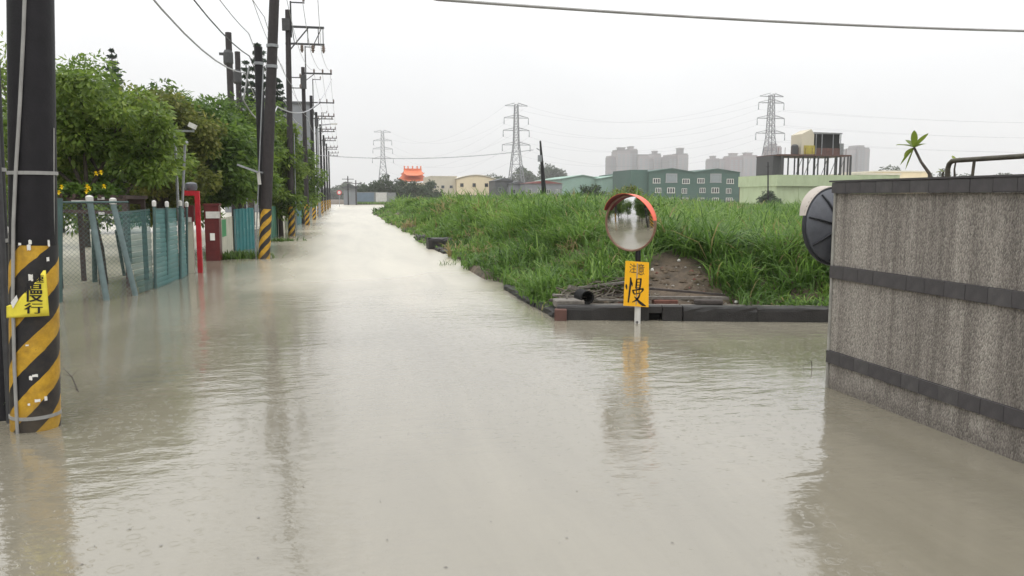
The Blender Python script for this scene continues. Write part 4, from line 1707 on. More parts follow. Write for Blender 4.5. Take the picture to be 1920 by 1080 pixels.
def tree(name, base, h, blobs, label, leaf='leaf_green', L_=0.17, W_=0.055, nclump=90, per=110, crad=0.45, bark='bark', trunk_r=0.1, lean=(0, 0), seed=1, group=None, droop=0.7, cat='tree'):
    """blobs: (dx, dy, z, rx, rz) rounded masses that make up the crown"""
    r_ = np.random.default_rng(seed)
    base = Vector(base)
    t_ = thing(name, base, label, cat, group)
    cs, rs = [], []
    wts = np.array([b_[3] ** 2 * b_[4] for b_ in blobs])
    wts = wts / wts.sum()
    for b_, w_ in zip(blobs, wts):
        k = max(4, int(nclump * w_))
        d = r_.normal(0, 1, (k, 3))
        d /= np.linalg.norm(d, axis=1)[:, None]
        rr = r_.uniform(0.25, 1.05, (k, 1)) ** 0.45
        c = np.array([base.x + b_[0], base.y + b_[1], b_[2]]) + d * rr * np.array([b_[3], b_[3], b_[4]])
        cs.append(c)
        rs.append(crad * r_.uniform(0.55, 1.3, k))
    cs = np.concatenate(cs)
    rs = np.concatenate(rs)
    Vv, tr, rv = clump_leaves(cs, rs, per, L_, W_, r_, droop)
    m = MB()
    fork = Vector((base.x + lean[0], base.y + lean[1], max(0.5, min(b_[2] for b_ in blobs) * .75)))
    m.tube([base + Vector((0, 0, -.35)), base + Vector((lean[0] * .2, lean[1] * .2, fork.z * .4)), fork], [trunk_r * 1.2, trunk_r, trunk_r * .85], 9)
    for b_ in blobs:
        tip = Vector((base.x + b_[0], base.y + b_[1], b_[2] + b_[4] * .3))
        mid = fork.lerp(tip, 0.5) + Vector((r_.uniform(-.15, .15), r_.uniform(-.15, .15), .1)) * h * .1
        m.tube([fork, mid, tip], [trunk_r * .6, trunk_r * .4, trunk_r * .15], 6)
        for _ in range(4):
            q = cs[r_.integers(len(cs))]
            if (Vector(q) - tip).length < max(b_[3], b_[4]) * 1.4:
                m.tube([mid, mid.lerp(Vector(q), .6) + Vector((0, 0, .08)), Vector(q)], [trunk_r * .28, trunk_r * .2, trunk_r * .06], 5)
    m.build('trunk', bark, t_, True)
    np_mesh('crown', Vv, None, leaf, t_, rv, tr)
    return t_


G_L = 'leafy trees behind the green fence'
b1 = gp(196, 533)
tree('garden_tree', b1, 4.2, [(-.9, .3, 3.0, .95, .65), (-.2, 0, 3.55, .75, .5), (.5, .3, 3.1, .85, .65), (-1.3, .6, 2.4, .75, .45), (.1, .5, 2.45, .9, .45), (.8, .5, 2.3, .6, .4)],
     'olive-green drooping tree in the flooded yard, nearest behind the chain-link', 'leaf_olive', .15, .075, 120, 95, .34, trunk_r=.075, lean=(-.25, .1), seed=11, group=G_L)
b2 = gp(240, 492)
tree('garden_tree', b2, 5, [(-.7, .4, 4.0, .95, .65), (.3, 0, 3.4, 1.0, .7), (-1.5, .5, 3.9, .85, .7), (.9, .2, 2.6, .85, .5), (-.4, -.3, 2.5, 1.0, .45), (-2.2, .5, 3.0, .9, .6), (-1.0, .4, 4.6, .45, .35)],
     'olive tree with trunk showing through the net, second in the yard', 'leaf_olive', .16, .08, 135, 95, .38, trunk_r=.09, lean=(.05, 0), seed=12, group=G_L)
p = at(305, 400, 25)
tree('garden_tree', (p.x, p.y, 0), 6, [(-.3, 0, 4.1, .9, .6), (.5, .2, 3.6, 1.0, .7), (-.6, .2, 2.9, 1.1, .7), (.5, -.2, 2.3, 1.0, .6), (-.1, .3, 1.6, .9, .5), (-1.2, .3, 3.8, .8, .6)],
     'brownish-green tree behind the net panel, left of the lamp posts', 'leaf_brownish', .18, .085, 150, 100, .42, seed=13, group=G_L)
p = at(392, 400, 27)
tree('garden_tree', (p.x, p.y, 0), 6, [(-.5, 0, 3.7, 1.0, .6), (.4, -.2, 3.2, 1.05, .7), (-.6, -.2, 2.5, 1.1, .7), (.8, -.2, 2.4, .8, .6), (.1, .2, 4.0, .8, .5), (.1, .2, 1.9, .9, .4)],
     'dense dark-green broad-leaved tree behind the red gate frame', 'leaf_deep', .24, .10, 170, 90, .42, seed=14, group=G_L, droop=.5)
p = at(450, 380, 29)
tree('garden_tree', (p.x, p.y, 0), 4, [(0, 0, 3.1, .75, .7), (-.4, .2, 3.8, .8, .6), (.3, .1, 2.4, .8, .5), (-.3, .2, 2.1, .8, .4)],
     'fresh green tree hanging over the teal sheet fence', 'leaf_green', .22, .08, 120, 95, .4, seed=15, group=G_L, droop=.5)
p = at(405, 300, 34)
tree('garden_tree', (p.x, p.y, 0), 6.5, [(-1.6, 0, 5.0, 1.1, .7), (0, .4, 5.0, 1.1, .7), (1.3, 0, 4.9, 1.0, .7), (-.5, .3, 3.8, 1.6, .9), (1.4, .3, 3.6, 1.2, .9)],
     'tall green tree in the back row below the two bare poles', 'leaf_green', .24, .08, 150, 90, .5, seed=16, group=G_L)
p = at(298, 230, 34)
tree('garden_tree', (p.x, p.y, 0), 6.5, [(-.2, 0, 5.5, .8, .6), (.5, .3, 5.0, .9, .7), (-1.2, .3, 4.6, 1.1, .7), (0, 0, 3.6, 1.6, .9)],
     'airy green tree poking above the back row, left of the lamps', 'leaf_green', .22, .1, 95, 75, .5, seed=17, group=G_L)
p = at(150, 230, 30)
tree('garden_tree', (p.x, p.y, 0), 6.5, [(.3, 0, 5.6, .9, .7), (-.9, .3, 5.0, 1.1, .9), (1.2, .3, 5.0, .8, .6), (0, 0, 3.6, 1.6, 1.0), (1.9, 0, 3.8, 1.2, .9), (-1.5, 0, 2.5, 1.5, 1.0), (1.2, 0, 2.3, 1.3, .8)],
     'light green tree at the back, just right of the nearest pole', 'leaf_green', .2, .09, 140, 95, .5, seed=18, group=G_L)
p = at(60, 300, 19)
tree('garden_tree', (p.x, p.y, 0), 5, [(0, 0, 2.9, 1.4, 1.0), (-.6, .2, 4.0, 1.2, 1.0), (.4, 0, 1.9, 1.1, .7)],
     'tree mostly hidden behind the nearest pole', 'leaf_olive', .20, .05, 90, 80, .42, seed=19, group=G_L)
p = at(524, 330, 37.5)
tree('garden_tree', (p.x, p.y, 0), 4.5, [(-.1, 0, 3.6, .75, .9), (-.45, 0, 2.4, .85, .8), (.1, .2, 4.6, .6, .5), (.1, -.2, 1.5, .8, .6), (.55, .3, 3.0, .6, .8)],
     'loose green tree between the second and third striped poles', 'leaf_olive', .22, .1, 130, 85, .42, seed=20, group=G_L)
p = at(566, 320, 54)
tree('garden_tree', (p.x, p.y, 0), 4.5, [(-.1, 0, 3.8, .9, .9), (-.7, .2, 2.5, 1.0, .9), (.15, 0, 4.9, .65, .6), (.3, -.2, 1.7, .8, .6), (.5, .2, 3.0, .7, .8)],
     'green tree between the third and fourth striped poles', 'leaf_green', .28, .1, 90, 75, .45, seed=21, group=G_L)
for k, (Y, X, hh) in enumerate(((70, -5.2, 4.4), (92, -5.4, 4.2), (118, -5.6, 4.5))):
    tree('roadside_tree', (X, Y, 0), hh, [(0, 0, hh * .62, 1.3, 1.2), (.9, .5, hh * .45, 1.1, 1.0), (-.8, .5, hh * .5, 1.2, 1.0), (.3, 6, hh * .5, 1.6, 1.3)],
         ['first', 'second', 'third'][k] + ' dark tree behind the far striped poles, counting away from the camera', 'leaf_deep', .35, .14, 70, 60, .6, seed=30 + k, group='far roadside trees')


for k, (X, Y) in enumerate(((-16.5, 42), (-13.5, 43), (-10.5, 41.5), (-8, 43))):
    tree('yard_bush', (X, Y, 0), 3.2, [(0, 0, 1.6, 1.5, 1.1), (.9, .3, 1.3, 1.2, .9), (-.9, -.3, 1.4, 1.2, 1.0), (.2, 0, 2.6, 1.0, .7)],
         ['leftmost', 'second', 'third', 'rightmost'][k] + ' dark bush at the back of the flooded yard, seen under the trees', ['leaf_deep', 'leaf_green'][k % 2], .28, .11, 70, 60, .5, seed=50 + k, group='bushes at the back of the yard', cat='bush')


def norfolk(u, vtop, Y, label, wid=1.0, seed=1, zb=0.0, tiers=14):
    r_ = np.random.default_rng(seed)
    p = at(u, vtop, Y)
    h = p.z
    t_ = thing('norfolk_pine', (p.x, p.y, zb), label, 'pine tree', 'norfolk pines')
    m = MB()
    m.tube([(p.x, p.y, zb - .3), (p.x, p.y, h * .5), (p.x, p.y, h)], [.22, .15, .03], 8)
    vs, tr = [], []
    for k in range(tiers):
        f = k / (tiers - 1)
        z = h * (0.42 + 0.57 * f)
        L_ = wid * (1 - f) ** 0.7 + 0.12
        nb_ = 6
        a0 = r_.uniform(0, 6.3)
        for j in range(nb_):
            a = a0 + 2 * math.pi * j / nb_ + r_.uniform(-.15, .15)
            Lb = L_ * r_.uniform(.75, 1.15)
            d = Vector((math.cos(a), math.sin(a), .1))
            e = Vector((p.x, p.y, z)) + d * Lb + Vector((0, 0, .18 * Lb))
            m.tube([(p.x, p.y, z), Vector((p.x, p.y, z)) + d * Lb * .6, e], [.03, .02, .008], 4)
            nn = int(10 + Lb * 34)
            for _ in range(nn):
                q = r_.uniform(.2, 1)
                c = Vector((p.x, p.y, z)) + d * Lb * q + Vector((0, 0, .18 * Lb * q * q))
                o = len(vs)
                sd = Vector(r_.normal(0, 1, 3)).normalized()
                s2 = Vector(r_.normal(0, 1, 3)).normalized()
                sz = .11 * (1 + .3 * wid) * r_.uniform(.6, 1.3)
                vs += [c + sd * sz * 1.5, c + s2 * sz * .5 + Vector((0, 0, sz * .8)), c - sd * sz * .9]
                tr.append((o, o + 1, o + 2))
    m.build('trunk', 'bark', t_, True)
    np_mesh('crown', np.array([tuple(v) for v in vs]), None, 'needle', t_, np.repeat(r_.uniform(0, 1, len(tr)), 3), np.array(tr))


norfolk(483, 84, 50, 'tall norfolk pine behind the black pole and the striped pole', 1.15, 41)
norfolk(461, 116, 52, 'narrow norfolk pine right of the two bare poles', .75, 42)
norfolk(519, 150, 48, 'norfolk pine in front of the grey block', 1.0, 43)
norfolk(209, 93, 62, 'lone norfolk pine tip above the left trees', 1.15, 44, tiers=16)

# ------------------------------------------------------------------ flooded yard on the left: posts, nets, chain-link
def cap_post(p0, p1, r_, mat, label, cap=True, name='fence_post'):
    t_ = thing(name, (p0[0], p0[1], 0), label, 'fence post', 'posts of the green net fence')
    p0, p1 = Vector(p0), Vector(p1)
    d = (p1 - p0)
    foot_ = p0 - d * (0.3 / d.z)
    MB().tube([foot_, p0, p1], [r_, r_, r_], 10).build('shaft', mat, t_, True)
    if cap:
        dn = d.normalized()
        m = MB()
        m.lathe(p1, [(r_ + .008, -.01), (r_ + .012, .03), (r_ + .012, .08), (r_ * .7, .10), (.005, .105)], 12)
        m.build('post_cap', 'white_paint', t_, True)
    return t_


cap_post(gp(200, 563), at(168, 378, 14.6), .05, 'green_grey_post', 'left of the two leaning grey-green posts in the flooded yard')
cap_post(gp(254, 554), at(212, 382, 15.2), .048, 'green_grey_post', 'right of the two leaning grey-green posts in the flooded yard')
cap_post(gp(112, 567), at(112, 372, 14.2), .045, 'green_post', 'dark green post at the chain-link corner beside the nearest pole', False)
pA, pB, pC, pD = gp(291, 541), gp(313, 532), gp(338, 523), gp(351, 516)
cap_post(pA, at(289, 386, pA.y), .028, 'green_post', 'capped upright post where the net fence turns, leftmost upright')
cap_post(pB, at(313, 387, pB.y), .026, 'green_post', 'second capped upright post of the net fence')
cap_post(pC, at(338, 385, pC.y), .028, 'green_post', 'third capped upright post of the net fence')
cap_post(pD, at(350, 387, pD.y), .028, 'green_post', 'last capped post of the net fence beside the red frame')
# props behind the net
q = gp(192, 528)
cap_post(gp(178, 529), at(176, 430, 17.2), .05, 'green_post', 'short dark prop behind the leaning posts', False, 'prop_post')
cap_post(gp(233, 517), at(218, 432, 18.3), .035, 'green_post', 'slanted thin prop between the leaning posts', False, 'prop_post')
cap_post(gp(315, 527), at(313, 420, 19.0), .05, 'green_post', 'thick post seen dimly through the dense net', False, 'prop_post')


def net_panel(a, b_, z0a, z1a, z0b, z1b, label, mat, rows, name='net_fence', a_top=None):
    """woven green tape fence: one strip per row, each with a slight belly"""
    a, b_ = Vector(a), Vector(b_)
    t_ = thing(name, (a.x, a.y, 0), label, 'fence', 'green net fence panels')
    nn = 8
    perp = Vector((-(b_ - a).y, (b_ - a).x, 0)).normalized()
    for k in range(rows):
        m = MB()
        for i in range(nn + 1):
            f = i / nn
            aa = a if a_top is None else a.lerp(Vector(a_top), (k + .5) / rows)
            c = aa.lerp(b_, f)
            z0, z1 = z0a + (z0b - z0a) * f, z1a + (z1b - z1a) * f
            h = (z1 - z0) / rows
            zb = z0 + h * k
            bel = perp * (0.004 * math.sin(f * 9 + k * 1.7))
            m.v += [tuple(c + bel + Vector((0, 0, zb + .001))), tuple(c + bel - perp * .010 + Vector((0, 0, zb + h * .5))), tuple(c + bel + Vector((0, 0, zb + h - .001)))]
        for i in range(nn):
            o = i * 3
            m.f += [(o, o + 3, o + 4, o + 1), (o + 1, o + 4, o + 5, o + 2)]
        m.build('strip', mat, t_, True)
    m = MB()
    m.beam(Vector(a_top or a) + Vector((0, 0, z1a)), b_ + Vector((0, 0, z1b)), .025)
    m.build('top_rail', 'green_post', t_)
    return t_


net_panel((pA.x + .03, pA.y, 0), (pC.x - .02, pC.y, 0), .0, at(291, 392, pA.y).z, .0, at(338, 391, pC.y).z, 'dense teal net fence panel of horizontal strips', 'net_dense', 16)
net_panel((pC.x + .02, pC.y, 0), (pD.x, pD.y, 0), .0, at(338, 391, pC.y).z, .0, at(351, 391, pD.y).z, 'narrow pale teal panel at the end of the net fence', 'net_dense', 16)
pE = gp(257, 553)
net_panel((pE.x + .04, pE.y, 0), (pA.x - .03, pA.y, 0), .02, at(257, 400, pE.y).z, .0, at(291, 393, pA.y).z, 'see-through green net panel between the leaning post and the upright post', 'net_thin', 14, a_top=(at(216, 400, 15.3).x, 15.3, 0))

# chain-link between the corner post and the leaning post
a, b_ = gp(114, 567), gp(250, 556)
cl = thing('chain_link_fence', (a.x, a.y, 0), 'wire chain-link fence across the flooded yard beside the nearest pole', 'fence')
m = MB()
Lc = (b_ - a).length
dx = (b_ - a).normalized()
zt = 1.62
cell = 0.075
k = -int(zt / cell)
while k * cell < Lc:
    for s in (1, -1):
        x0 = k * cell if s > 0 else k * cell + zt
        x1 = x0 + s * zt
        z0, z1 = 0.0, zt
        if x0 < 0 and s > 0:
            z0, x0 = -x0, 0
        if x1 > Lc and s > 0:
            z1, x1 = z1 - (x1 - Lc), Lc
        if s < 0:
            if x0 > Lc:
                z0, x0 = x0 - Lc, Lc
            if x1 < 0:
                z1, x1 = z1 + x1, 0
        if z1 - z0 > .05:
            off = Vector((0, .003 * s, 0))
            m.tube([a + dx * x0 + Vector((0, 0, z0)) + off, a + dx * x1 + Vector((0, 0, z1)) + off], .0022, 3, False)
    k += 1
tag(m.build('wire_mesh', 'green_grey_post', cl), kind='stuff')
m = MB()
m.tube([a + Vector((0, 0, zt)), b_ + Vector((0, 0, zt))], .016, 8)
m.build('top_rail', 'green_post', cl)

# pergola with a flowering vine
P0, P1 = at(96, 375, 16.4), at(238, 379, 16.4)
pg = thing('pergola', (P0.x, P0.y, 0), 'low brown timber pergola roof behind the chain-link fence', 'pergola')
for dz, h, dy in ((0.0, .11, 0), (.0, .10, 1.4)):
    MB().beam(P0 + Vector((0, dy, dz)), P1 + Vector((0, dy, dz)), .06, h).build('beam', 'brown_wood', pg)
MB().beam(P0 + Vector((0, -.04, -.2)), P1 + Vector((.1, -.04, -.2)), .05, .06).build('beam', 'brown_wood', pg)
for k in range(7):
    q = P0.lerp(P1, k / 6)
    MB().beam(q + Vector((0, -.15, .09)), q + Vector((0, 1.55, .09)), .05, .07).build('rafter', 'brown_wood', pg)
for f, dy in ((.05, 0), (.97, 0), (.05, 1.4), (.97, 1.4)):
    q = P0.lerp(P1, f)
    MB().beam((q.x, q.y + dy, -.3), (q.x, q.y + dy, q.z), .08).build('post', 'brown_wood', pg)
for (u0, u1, v) in ((134, 160, 378), (183, 196, 372), (185, 196, 400)):
    MB().box((at(u0, v, 16.3) + at(u1, v, 16.3)) / 2, ((at(u1, v, 16.3) - at(u0, v, 16.3)).length, .02, .05)).build('pale_board', 'white_paint', pg)
vn = thing('flowering_vine', P0 + Vector((0, 0, .12)), 'vine with yellow trumpet flowers on the pergola roof', 'vine')
r_ = np.random.default_rng(51)
cs = np.array([tuple(P0.lerp(P1, f) + Vector((0, r_.uniform(-.1, 1.2), .16 + r_.uniform(-.03, .08)))) for f in r_.uniform(0, .75, 60)])
Vv, tr, rv = clump_leaves(cs, np.full(60, .13), 26, .11, .07, r_, .2)
np_mesh('foliage', Vv, None, 'leaf_weed', vn, rv, tr)
for (u, v) in ((115, 350), (110, 360), (163, 349), (162, 358), (167, 353), (195, 349), (180, 325), (189, 323)):
    c = at(u, v, 16.2)
    m = MB()
    a0 = random.uniform(0, 6)
    for j in range(5):
        a_ = a0 + j * 2 * math.pi / 5
        dv = Vector((math.cos(a_), -.4, math.sin(a_)))
        leaf_blade(m, c, dv, .05, .045, .2)
    m.build('flower', 'petal_yellow', vn, True)

# lamp posts by the gate
p = gp(340, 519)
lp = thing('lamp_post', (p.x, p.y, 0), 'thin grey lamp post with white lamp head behind the net fence', 'lamp post')
tp = at(339, 245, p.y)
MB().tube([(p.x, p.y, -.3), (p.x, p.y, tp.z)], .03, 10).build('column', 'steel_grey', lp, True)
MB().beam(at(326, 245, p.y), at(364, 246, p.y), .05, .04).build('arm', 'steel_grey', lp)
c = at(361, 236, p.y)
MB().box(c, (.15, .16, .10), (Vector((.9, 0, -.43)).normalized(), Vector((0, 1, 0)), Vector((.43, 0, .9)).normalized())).build('lamp_head', 'white_paint', lp)
MB().beam(c - Vector((0, 0, .04)), at(362, 246, p.y), .03).build('bracket', 'steel_grey', lp)
p = gp(344, 514)
lp = thing('lamp_post', (p.x, p.y, 0), 'shorter thin post with small cap beside the lamp post', 'lamp post')
MB().tube([(p.x, p.y, -.3), (p.x, p.y, 1.0), at(347, 268, p.y)], .027, 10).build('column', 'steel_grey', lp, True)
MB().lathe(at(347, 268, p.y), [(.03, -.03), (.07, 0), (.06, .04), (.01, .05)], 12).build('lamp_head', 'steel_grey', lp)

# red gate frame
p = gp(376, 511)
gf = thing('gate_frame', (p.x, p.y, 0), 'bright red steel gate frame beside the net fence', 'gate frame')
zt = at(372, 358, p.y).z
MB().box((p.x, p.y, zt / 2 - .15), (.10, .10, zt + .3)).build('post', 'red_paint', gf)
q = at(349, 360, p.y)
MB().box(((p.x + q.x) / 2 - .05, p.y, zt - .05), (p.x - q.x - .002, .098, .11)).build('beam', 'red_paint', gf)
c = at(358, 345, p.y + .2)
m = MB()
m.lathe((c.x, c.y, zt), [(.05, 0), (.12, .02), (.14, .08), (.13, .16), (.09, .19), (.01, .2)], 14)
m.build('dome_cap', 'mirror_back', gf, True)
q = gp(358, 512)
gp_ = thing('gate_pillar', (q.x, q.y, 0), 'narrow pale green gate post with maroon cap left of the red frame', 'gate pillar')
z1 = at(358, 416, q.y).z
MB().box((q.x, q.y + .1, z1 / 2 - .15), (.14, .14, z1 + .3)).build('shaft', 'cream_wall', gp_)
z2 = at(358, 385, q.y).z
MB().box((q.x + .01, q.y + .1, (z1 + z2) / 2), (.2, .2, z2 - z1)).build('cap', 'maroon_paint', gp_)
MB().box((q.x - .02, q.y - .02, z1 + .05), (.17, .03, .11)).build('name_plate', 'white_paint', gp_)

p = gp(400, 489)
mp_ = thing('gate_pillar', (p.x, p.y, 0), 'maroon gate pillar with white name plate beside the striped pole', 'gate pillar')
zt = at(399, 386, p.y).z
w_ = (at(413, 440, p.y) - at(386, 440, p.y)).length
MB().box((p.x, p.y + .2, zt / 2 - .15), (w_, .4, zt + .3)).build('shaft', 'maroon_paint', mp_)
MB().box((p.x, p.y + .2, zt + .03), (w_ + .04, .44, .06)).build('cap', 'maroon_paint', mp_)
MB().box((at(399, 403, p.y).x, p.y - .012, at(399, 403, p.y).z), (w_ * .96, .02, .18)).build('name_plate', 'white_paint', mp_)
MB().box((at(398.5, 444, p.y).x, p.y - .008, at(398.5, 444, p.y).z), (.12, .012, .19)).build('notice_plate', 'paper_white', mp_)

# white wall stub with green mark, teal sheet fence
p0, p1 = gp(415, 482), gp(440, 470)
ws = thing('yard_wall', (p0.x, p0.y, 0), 'short pale yard wall with a green mark next to the maroon pillar', 'wall')
z1 = at(428, 408, 25).z
MB().prism([(p0.x, p0.y, -.3), (p1.x, p1.y, -.3), (p1.x, p1.y, z1), (p0.x, p0.y, z1)], (0.0, .12, 0)).build('wall_body', 'cream_wall', ws)
c0_, c1_ = p0.lerp(p1, .12), p0.lerp(p1, .42)
MB().prism([(c0_.x, c0_.y - .02, .55), (c1_.x, c1_.y - .02, .55), (c1_.x, c1_.y - .02, 1.05), (c0_.x, c0_.y - .02, 1.05)], (0, .015, 0)).build('painted_mark', pm('green_sign', (0.01, 0.22, 0.06), .5), ws)
MB().prism([(c0_.x, c0_.y - .024, .78), (c0_.lerp(c1_, .4).x, c0_.y - .028, .78), (c0_.lerp(c1_, .4).x, c0_.y - .028, .92), (c0_.x, c0_.y - .024, .92)], (0, .004, 0)).build('painted_patch', 'cream_wall', ws)


def sheet_fence(u0, v0, u1, v1, vtop, label, mat, n=8, Ytop=None, group='sheet steel fences'):
    a, b_ = gp(u0, v0), gp(u1, v1)
    z1 = at(u0, vtop, a.y).z
    t_ = thing('sheet_fence', (a.x, a.y, 0), label, 'fence', group)
    perp = Vector((-(b_ - a).y, (b_ - a).x, 0)).normalized()
    for k in range(n):
        f0, f1 = k / n, (k + 1) / n
        q0, q1 = a.lerp(b_, f0), a.lerp(b_, f1 - .004)
        d = q1 - q0
        prof = [(0, 0), (.3, 0), (.38, -.03), (.62, -.03), (.7, 0), (1, 0)]
        m = MB()
        zk = z1 + random.uniform(-.02, .02)
        for f, o in prof:
            c = q0 + d * f + perp * o
            m.v += [(c.x, c.y, -.3), (c.x, c.y, zk)]
        m.f += [(2 * i, 2 * i + 2, 2 * i + 3, 2 * i + 1) for i in range(len(prof) - 1)]
        m.build('panel', mat, t_)
    for f in (0.02, .98):
        q = a.lerp(b_, f)
        MB().beam((q.x, q.y + .05, -.3), (q.x, q.y + .05, z1 - .05), .05).build('post', 'steel_grey', t_)
    return t_


sheet_fence(441, 471, 478, 465, 391, 'teal corrugated sheet fence left of the brown striped pole', 'teal_steel', 6)
sheet_fence(505, 448, 522, 441, 388, 'dull green sheet fence right of the brown striped pole', pm('dull_green', (0.05, 0.15, 0.10), .6, .2, 2, grime=.4), 5)
sheet_fence(556, 421, 573, 414, 378, 'far teal sheet fence between the third and fourth striped poles', 'teal_steel', 5)
p0, p1 = gp(522, 442), gp(534, 437)
ws = thing('yard_wall', (p0.x, p0.y, 0), 'low whitish wall behind the third striped pole', 'wall')
MB().prism([(p0.x, p0.y, -.3), (p1.x, p1.y, -.3), (p1.x, p1.y, 1.1), (p0.x, p0.y, 1.2)], (0, .12, 0)).build('wall_body', 'cream_wall', ws)
MB().prism([(p0.x, p0.y - .03, 1.19), (p1.x, p1.y - .03, 1.09), (p1.x, p1.y - .03, 1.15), (p0.x, p0.y - .03, 1.25)], (0, .18, 0)).build('coping', 'concrete_grey', ws)

# tilted flat lamp on the striped pole
p = at(487, 332, 23.05)
sl = thing('panel_lamp', p, 'tilted flat panel lamp on a bracket fixed to the striped pole', 'lamp')
a, b_ = at(446, 309, 23.0), at(484, 323, 23.0)
MB().beam(a, b_, .34, .05).build('panel', 'steel_grey', sl)
MB().beam(at(484, 322, 23.05), at(487, 346, 23.05), .10, .08).build('bracket', 'white_paint', sl)
MB().beam(at(484, 322, 23.0), at(494, 324, 23.25), .04).build('arm', 'steel_grey', sl)

# weeds by the pole and yard
def weed(p, r_w, h, n, label, seed, width=.02, mat='leaf_weed'):
    r_ = np.random.default_rng(seed)
    P = np.stack([p[0] + r_.normal(0, r_w, n), p[1] + r_.normal(0, r_w * .7, n), np.full(n, -.06)], 1)
    o = blades('weed_clump', P, np.full(n, h), np.full(n, width), np.full(n, .75), mat, seed=seed)
    tag(o, label, 'weeds', kind='stuff')
    return o


weed(gp(450, 484), .34, .36, 420, 'weeds standing in the water before the teal sheet fence', 61, .03)
weed(gp(420, 486), .16, .3, 160, 'small weeds at the foot of the maroon pillar', 62, .03)
weed(gp(6, 770), .08, .34, 90, 'weeds at the left edge by the strut pole', 63, .012)
weed(gp(524, 452), .35, .25, 180, 'low weeds at the foot of the third striped pole', 64, .04)
weed(gp(1490, 706), .12, .055, 60, 'drowned dark weed near the wall corner', 65, .02, 'leaf_deep')
weed(gp(840, 497), .16, .3, 26, 'grass tuft standing in the water off the kerb', 66, .014)


def twig(pts, label, r_=.005):
    m = MB()
    m.tube(pts[0], [r_, r_ * .8, r_ * .4][:len(pts[0])], 5)
    for b_ in pts[1:]:
        m.tube(b_, [r_ * .6, r_ * .25], 4)
    tag(m.build('twig', 'bark'), label, 'twig')


a, b_, c = gp(151, 741), gp(135, 716), gp(118, 700)
twig([[a + Vector((0, 0, -.02)), b_ + Vector((0, 0, .05)), c + Vector((0, 0, .06))], [b_ + Vector((0, 0, .05)), b_ + Vector((.03, .1, .09))], [b_ + Vector((0, 0, .05)), b_ + Vector((-.06, -.02, .08))]], 'thin twig poking from the water right of the nearest pole', .006)
a = gp(1523, 693)
twig([[a + Vector((0, 0, -.05)), a + Vector((-.01, 0, .08)), a + Vector((-.04, 0, .1))], [a + Vector((-.01, 0, .08)), a + Vector((-.16, .02, .01))], [a + Vector((-.08, .02, -.02)), a + Vector((-.1, 0, .05))]], 'bent twig sticking out of the water by the wall', .004)

# ------------------------------------------------------------------ debris on the bank corner
def bank_pt(s, d, dz=0.0):
    p = KA + KD * s + KN * d
    p.z = float(ground_z(np.array(p.x), np.array(p.y))) + dz
    return p


dr = bank_pt(.42, .36, .12)
dr = at(1098, 557, 10.95)
t_ = thing('drum', (dr.x, dr.y, dr.z - .1), 'short black drum lying open end towards the road on the bank corner', 'drum')
axd = (Vector((1, 0, 0)), Vector((0, 0, 1)), Vector((.1, -1, 0)).normalized())
m = MB()
for (r0, r1) in ((.095, .08),):
    n_ = 24
    prof = [(.10, -.2), (.10, .06), (.10, .075), (.082, .075), (.080, -.17)]
    m.lathe(dr, prof, n_, (Vector((1, .1, 0)).normalized(), Vector((0, 0, 1)), Vector((.1, -1, 0)).normalized()))
m.build('barrel', 'dark_void', t_, True)
MB().lathe(dr, [(.079, -.168), (.002, -.167)], 20, (Vector((1, .1, 0)).normalized(), Vector((0, 0, 1)), Vector((.1, -1, 0)).normalized())).build('inside', 'dark_void', t_)

plank_specs = [  # s, depth, height, length, width, thickness, yaw, roll, material, label
    (.30, .75, .10, .75, .12, .03, 12, 5, 'plank_grey', 'grey plank lying behind the black drum'),
    (.62, 1.05, .14, .95, .10, .03, -8, -8, 'plank_grey', 'long grey plank highest on the debris heap'),
    (.85, .55, .09, .62, .09, .025, 22, 4, 'plank_grey', 'pale plank slanting towards the sign'),
    (.55, .85, .06, .9, .11, .03, 38, 0, 'plank_dark', 'dark plank lying crosswise in the debris heap'),
    (.12, .62, .05, .5, .14, .03, -30, 3, 'plank_dark', 'short dark board at the left of the debris'),
    (.95, .9, .05, .7, .08, .03, -20, -3, 'plank_dark', 'dark slat behind the yellow sign'),
    (1.75, .55, .12, 1.25, .07, .04, 1, 0, 'plank_grey', 'long grey batten right of the yellow sign'),
    (1.85, .75, .16, 1.0, .06, .03, -3, 4, 'plank_dark', 'dark batten behind the long grey batten'),
    (.35, 1.15, .12, .7, .05, .05, 60, 14, 'plank_grey', 'thin stick leaning up the bank behind the drum')]
for s, d, dz, L_, w_, th, yw, rl, mt, lab in plank_specs:
    c = bank_pt(s, d, dz)
    q = Matrix.Rotation(R(yw) + math.atan2(KD.y, KD.x), 3, 'Z') @ Matrix.Rotation(R(rl), 3, 'Y')
    ax = tuple(q.col[i].copy() for i in range(3))
    m = MB()
    m.box(c, (L_, w_, th), ax)
    # broken end
    m.prism([c + ax[0] * (L_ / 2) - ax[1] * w_ * .5 - ax[2] * th * .49, c + ax[0] * (L_ / 2 + .09) - ax[1] * w_ * .2 - ax[2] * th * .49, c + ax[0] * (L_ / 2 - .001) + ax[1] * w_ * .3 - ax[2] * th * .49], ax[2] * th * .98)
    tag(m.build('broken_plank', mt), lab, 'plank', 'broken planks on the bank corner')


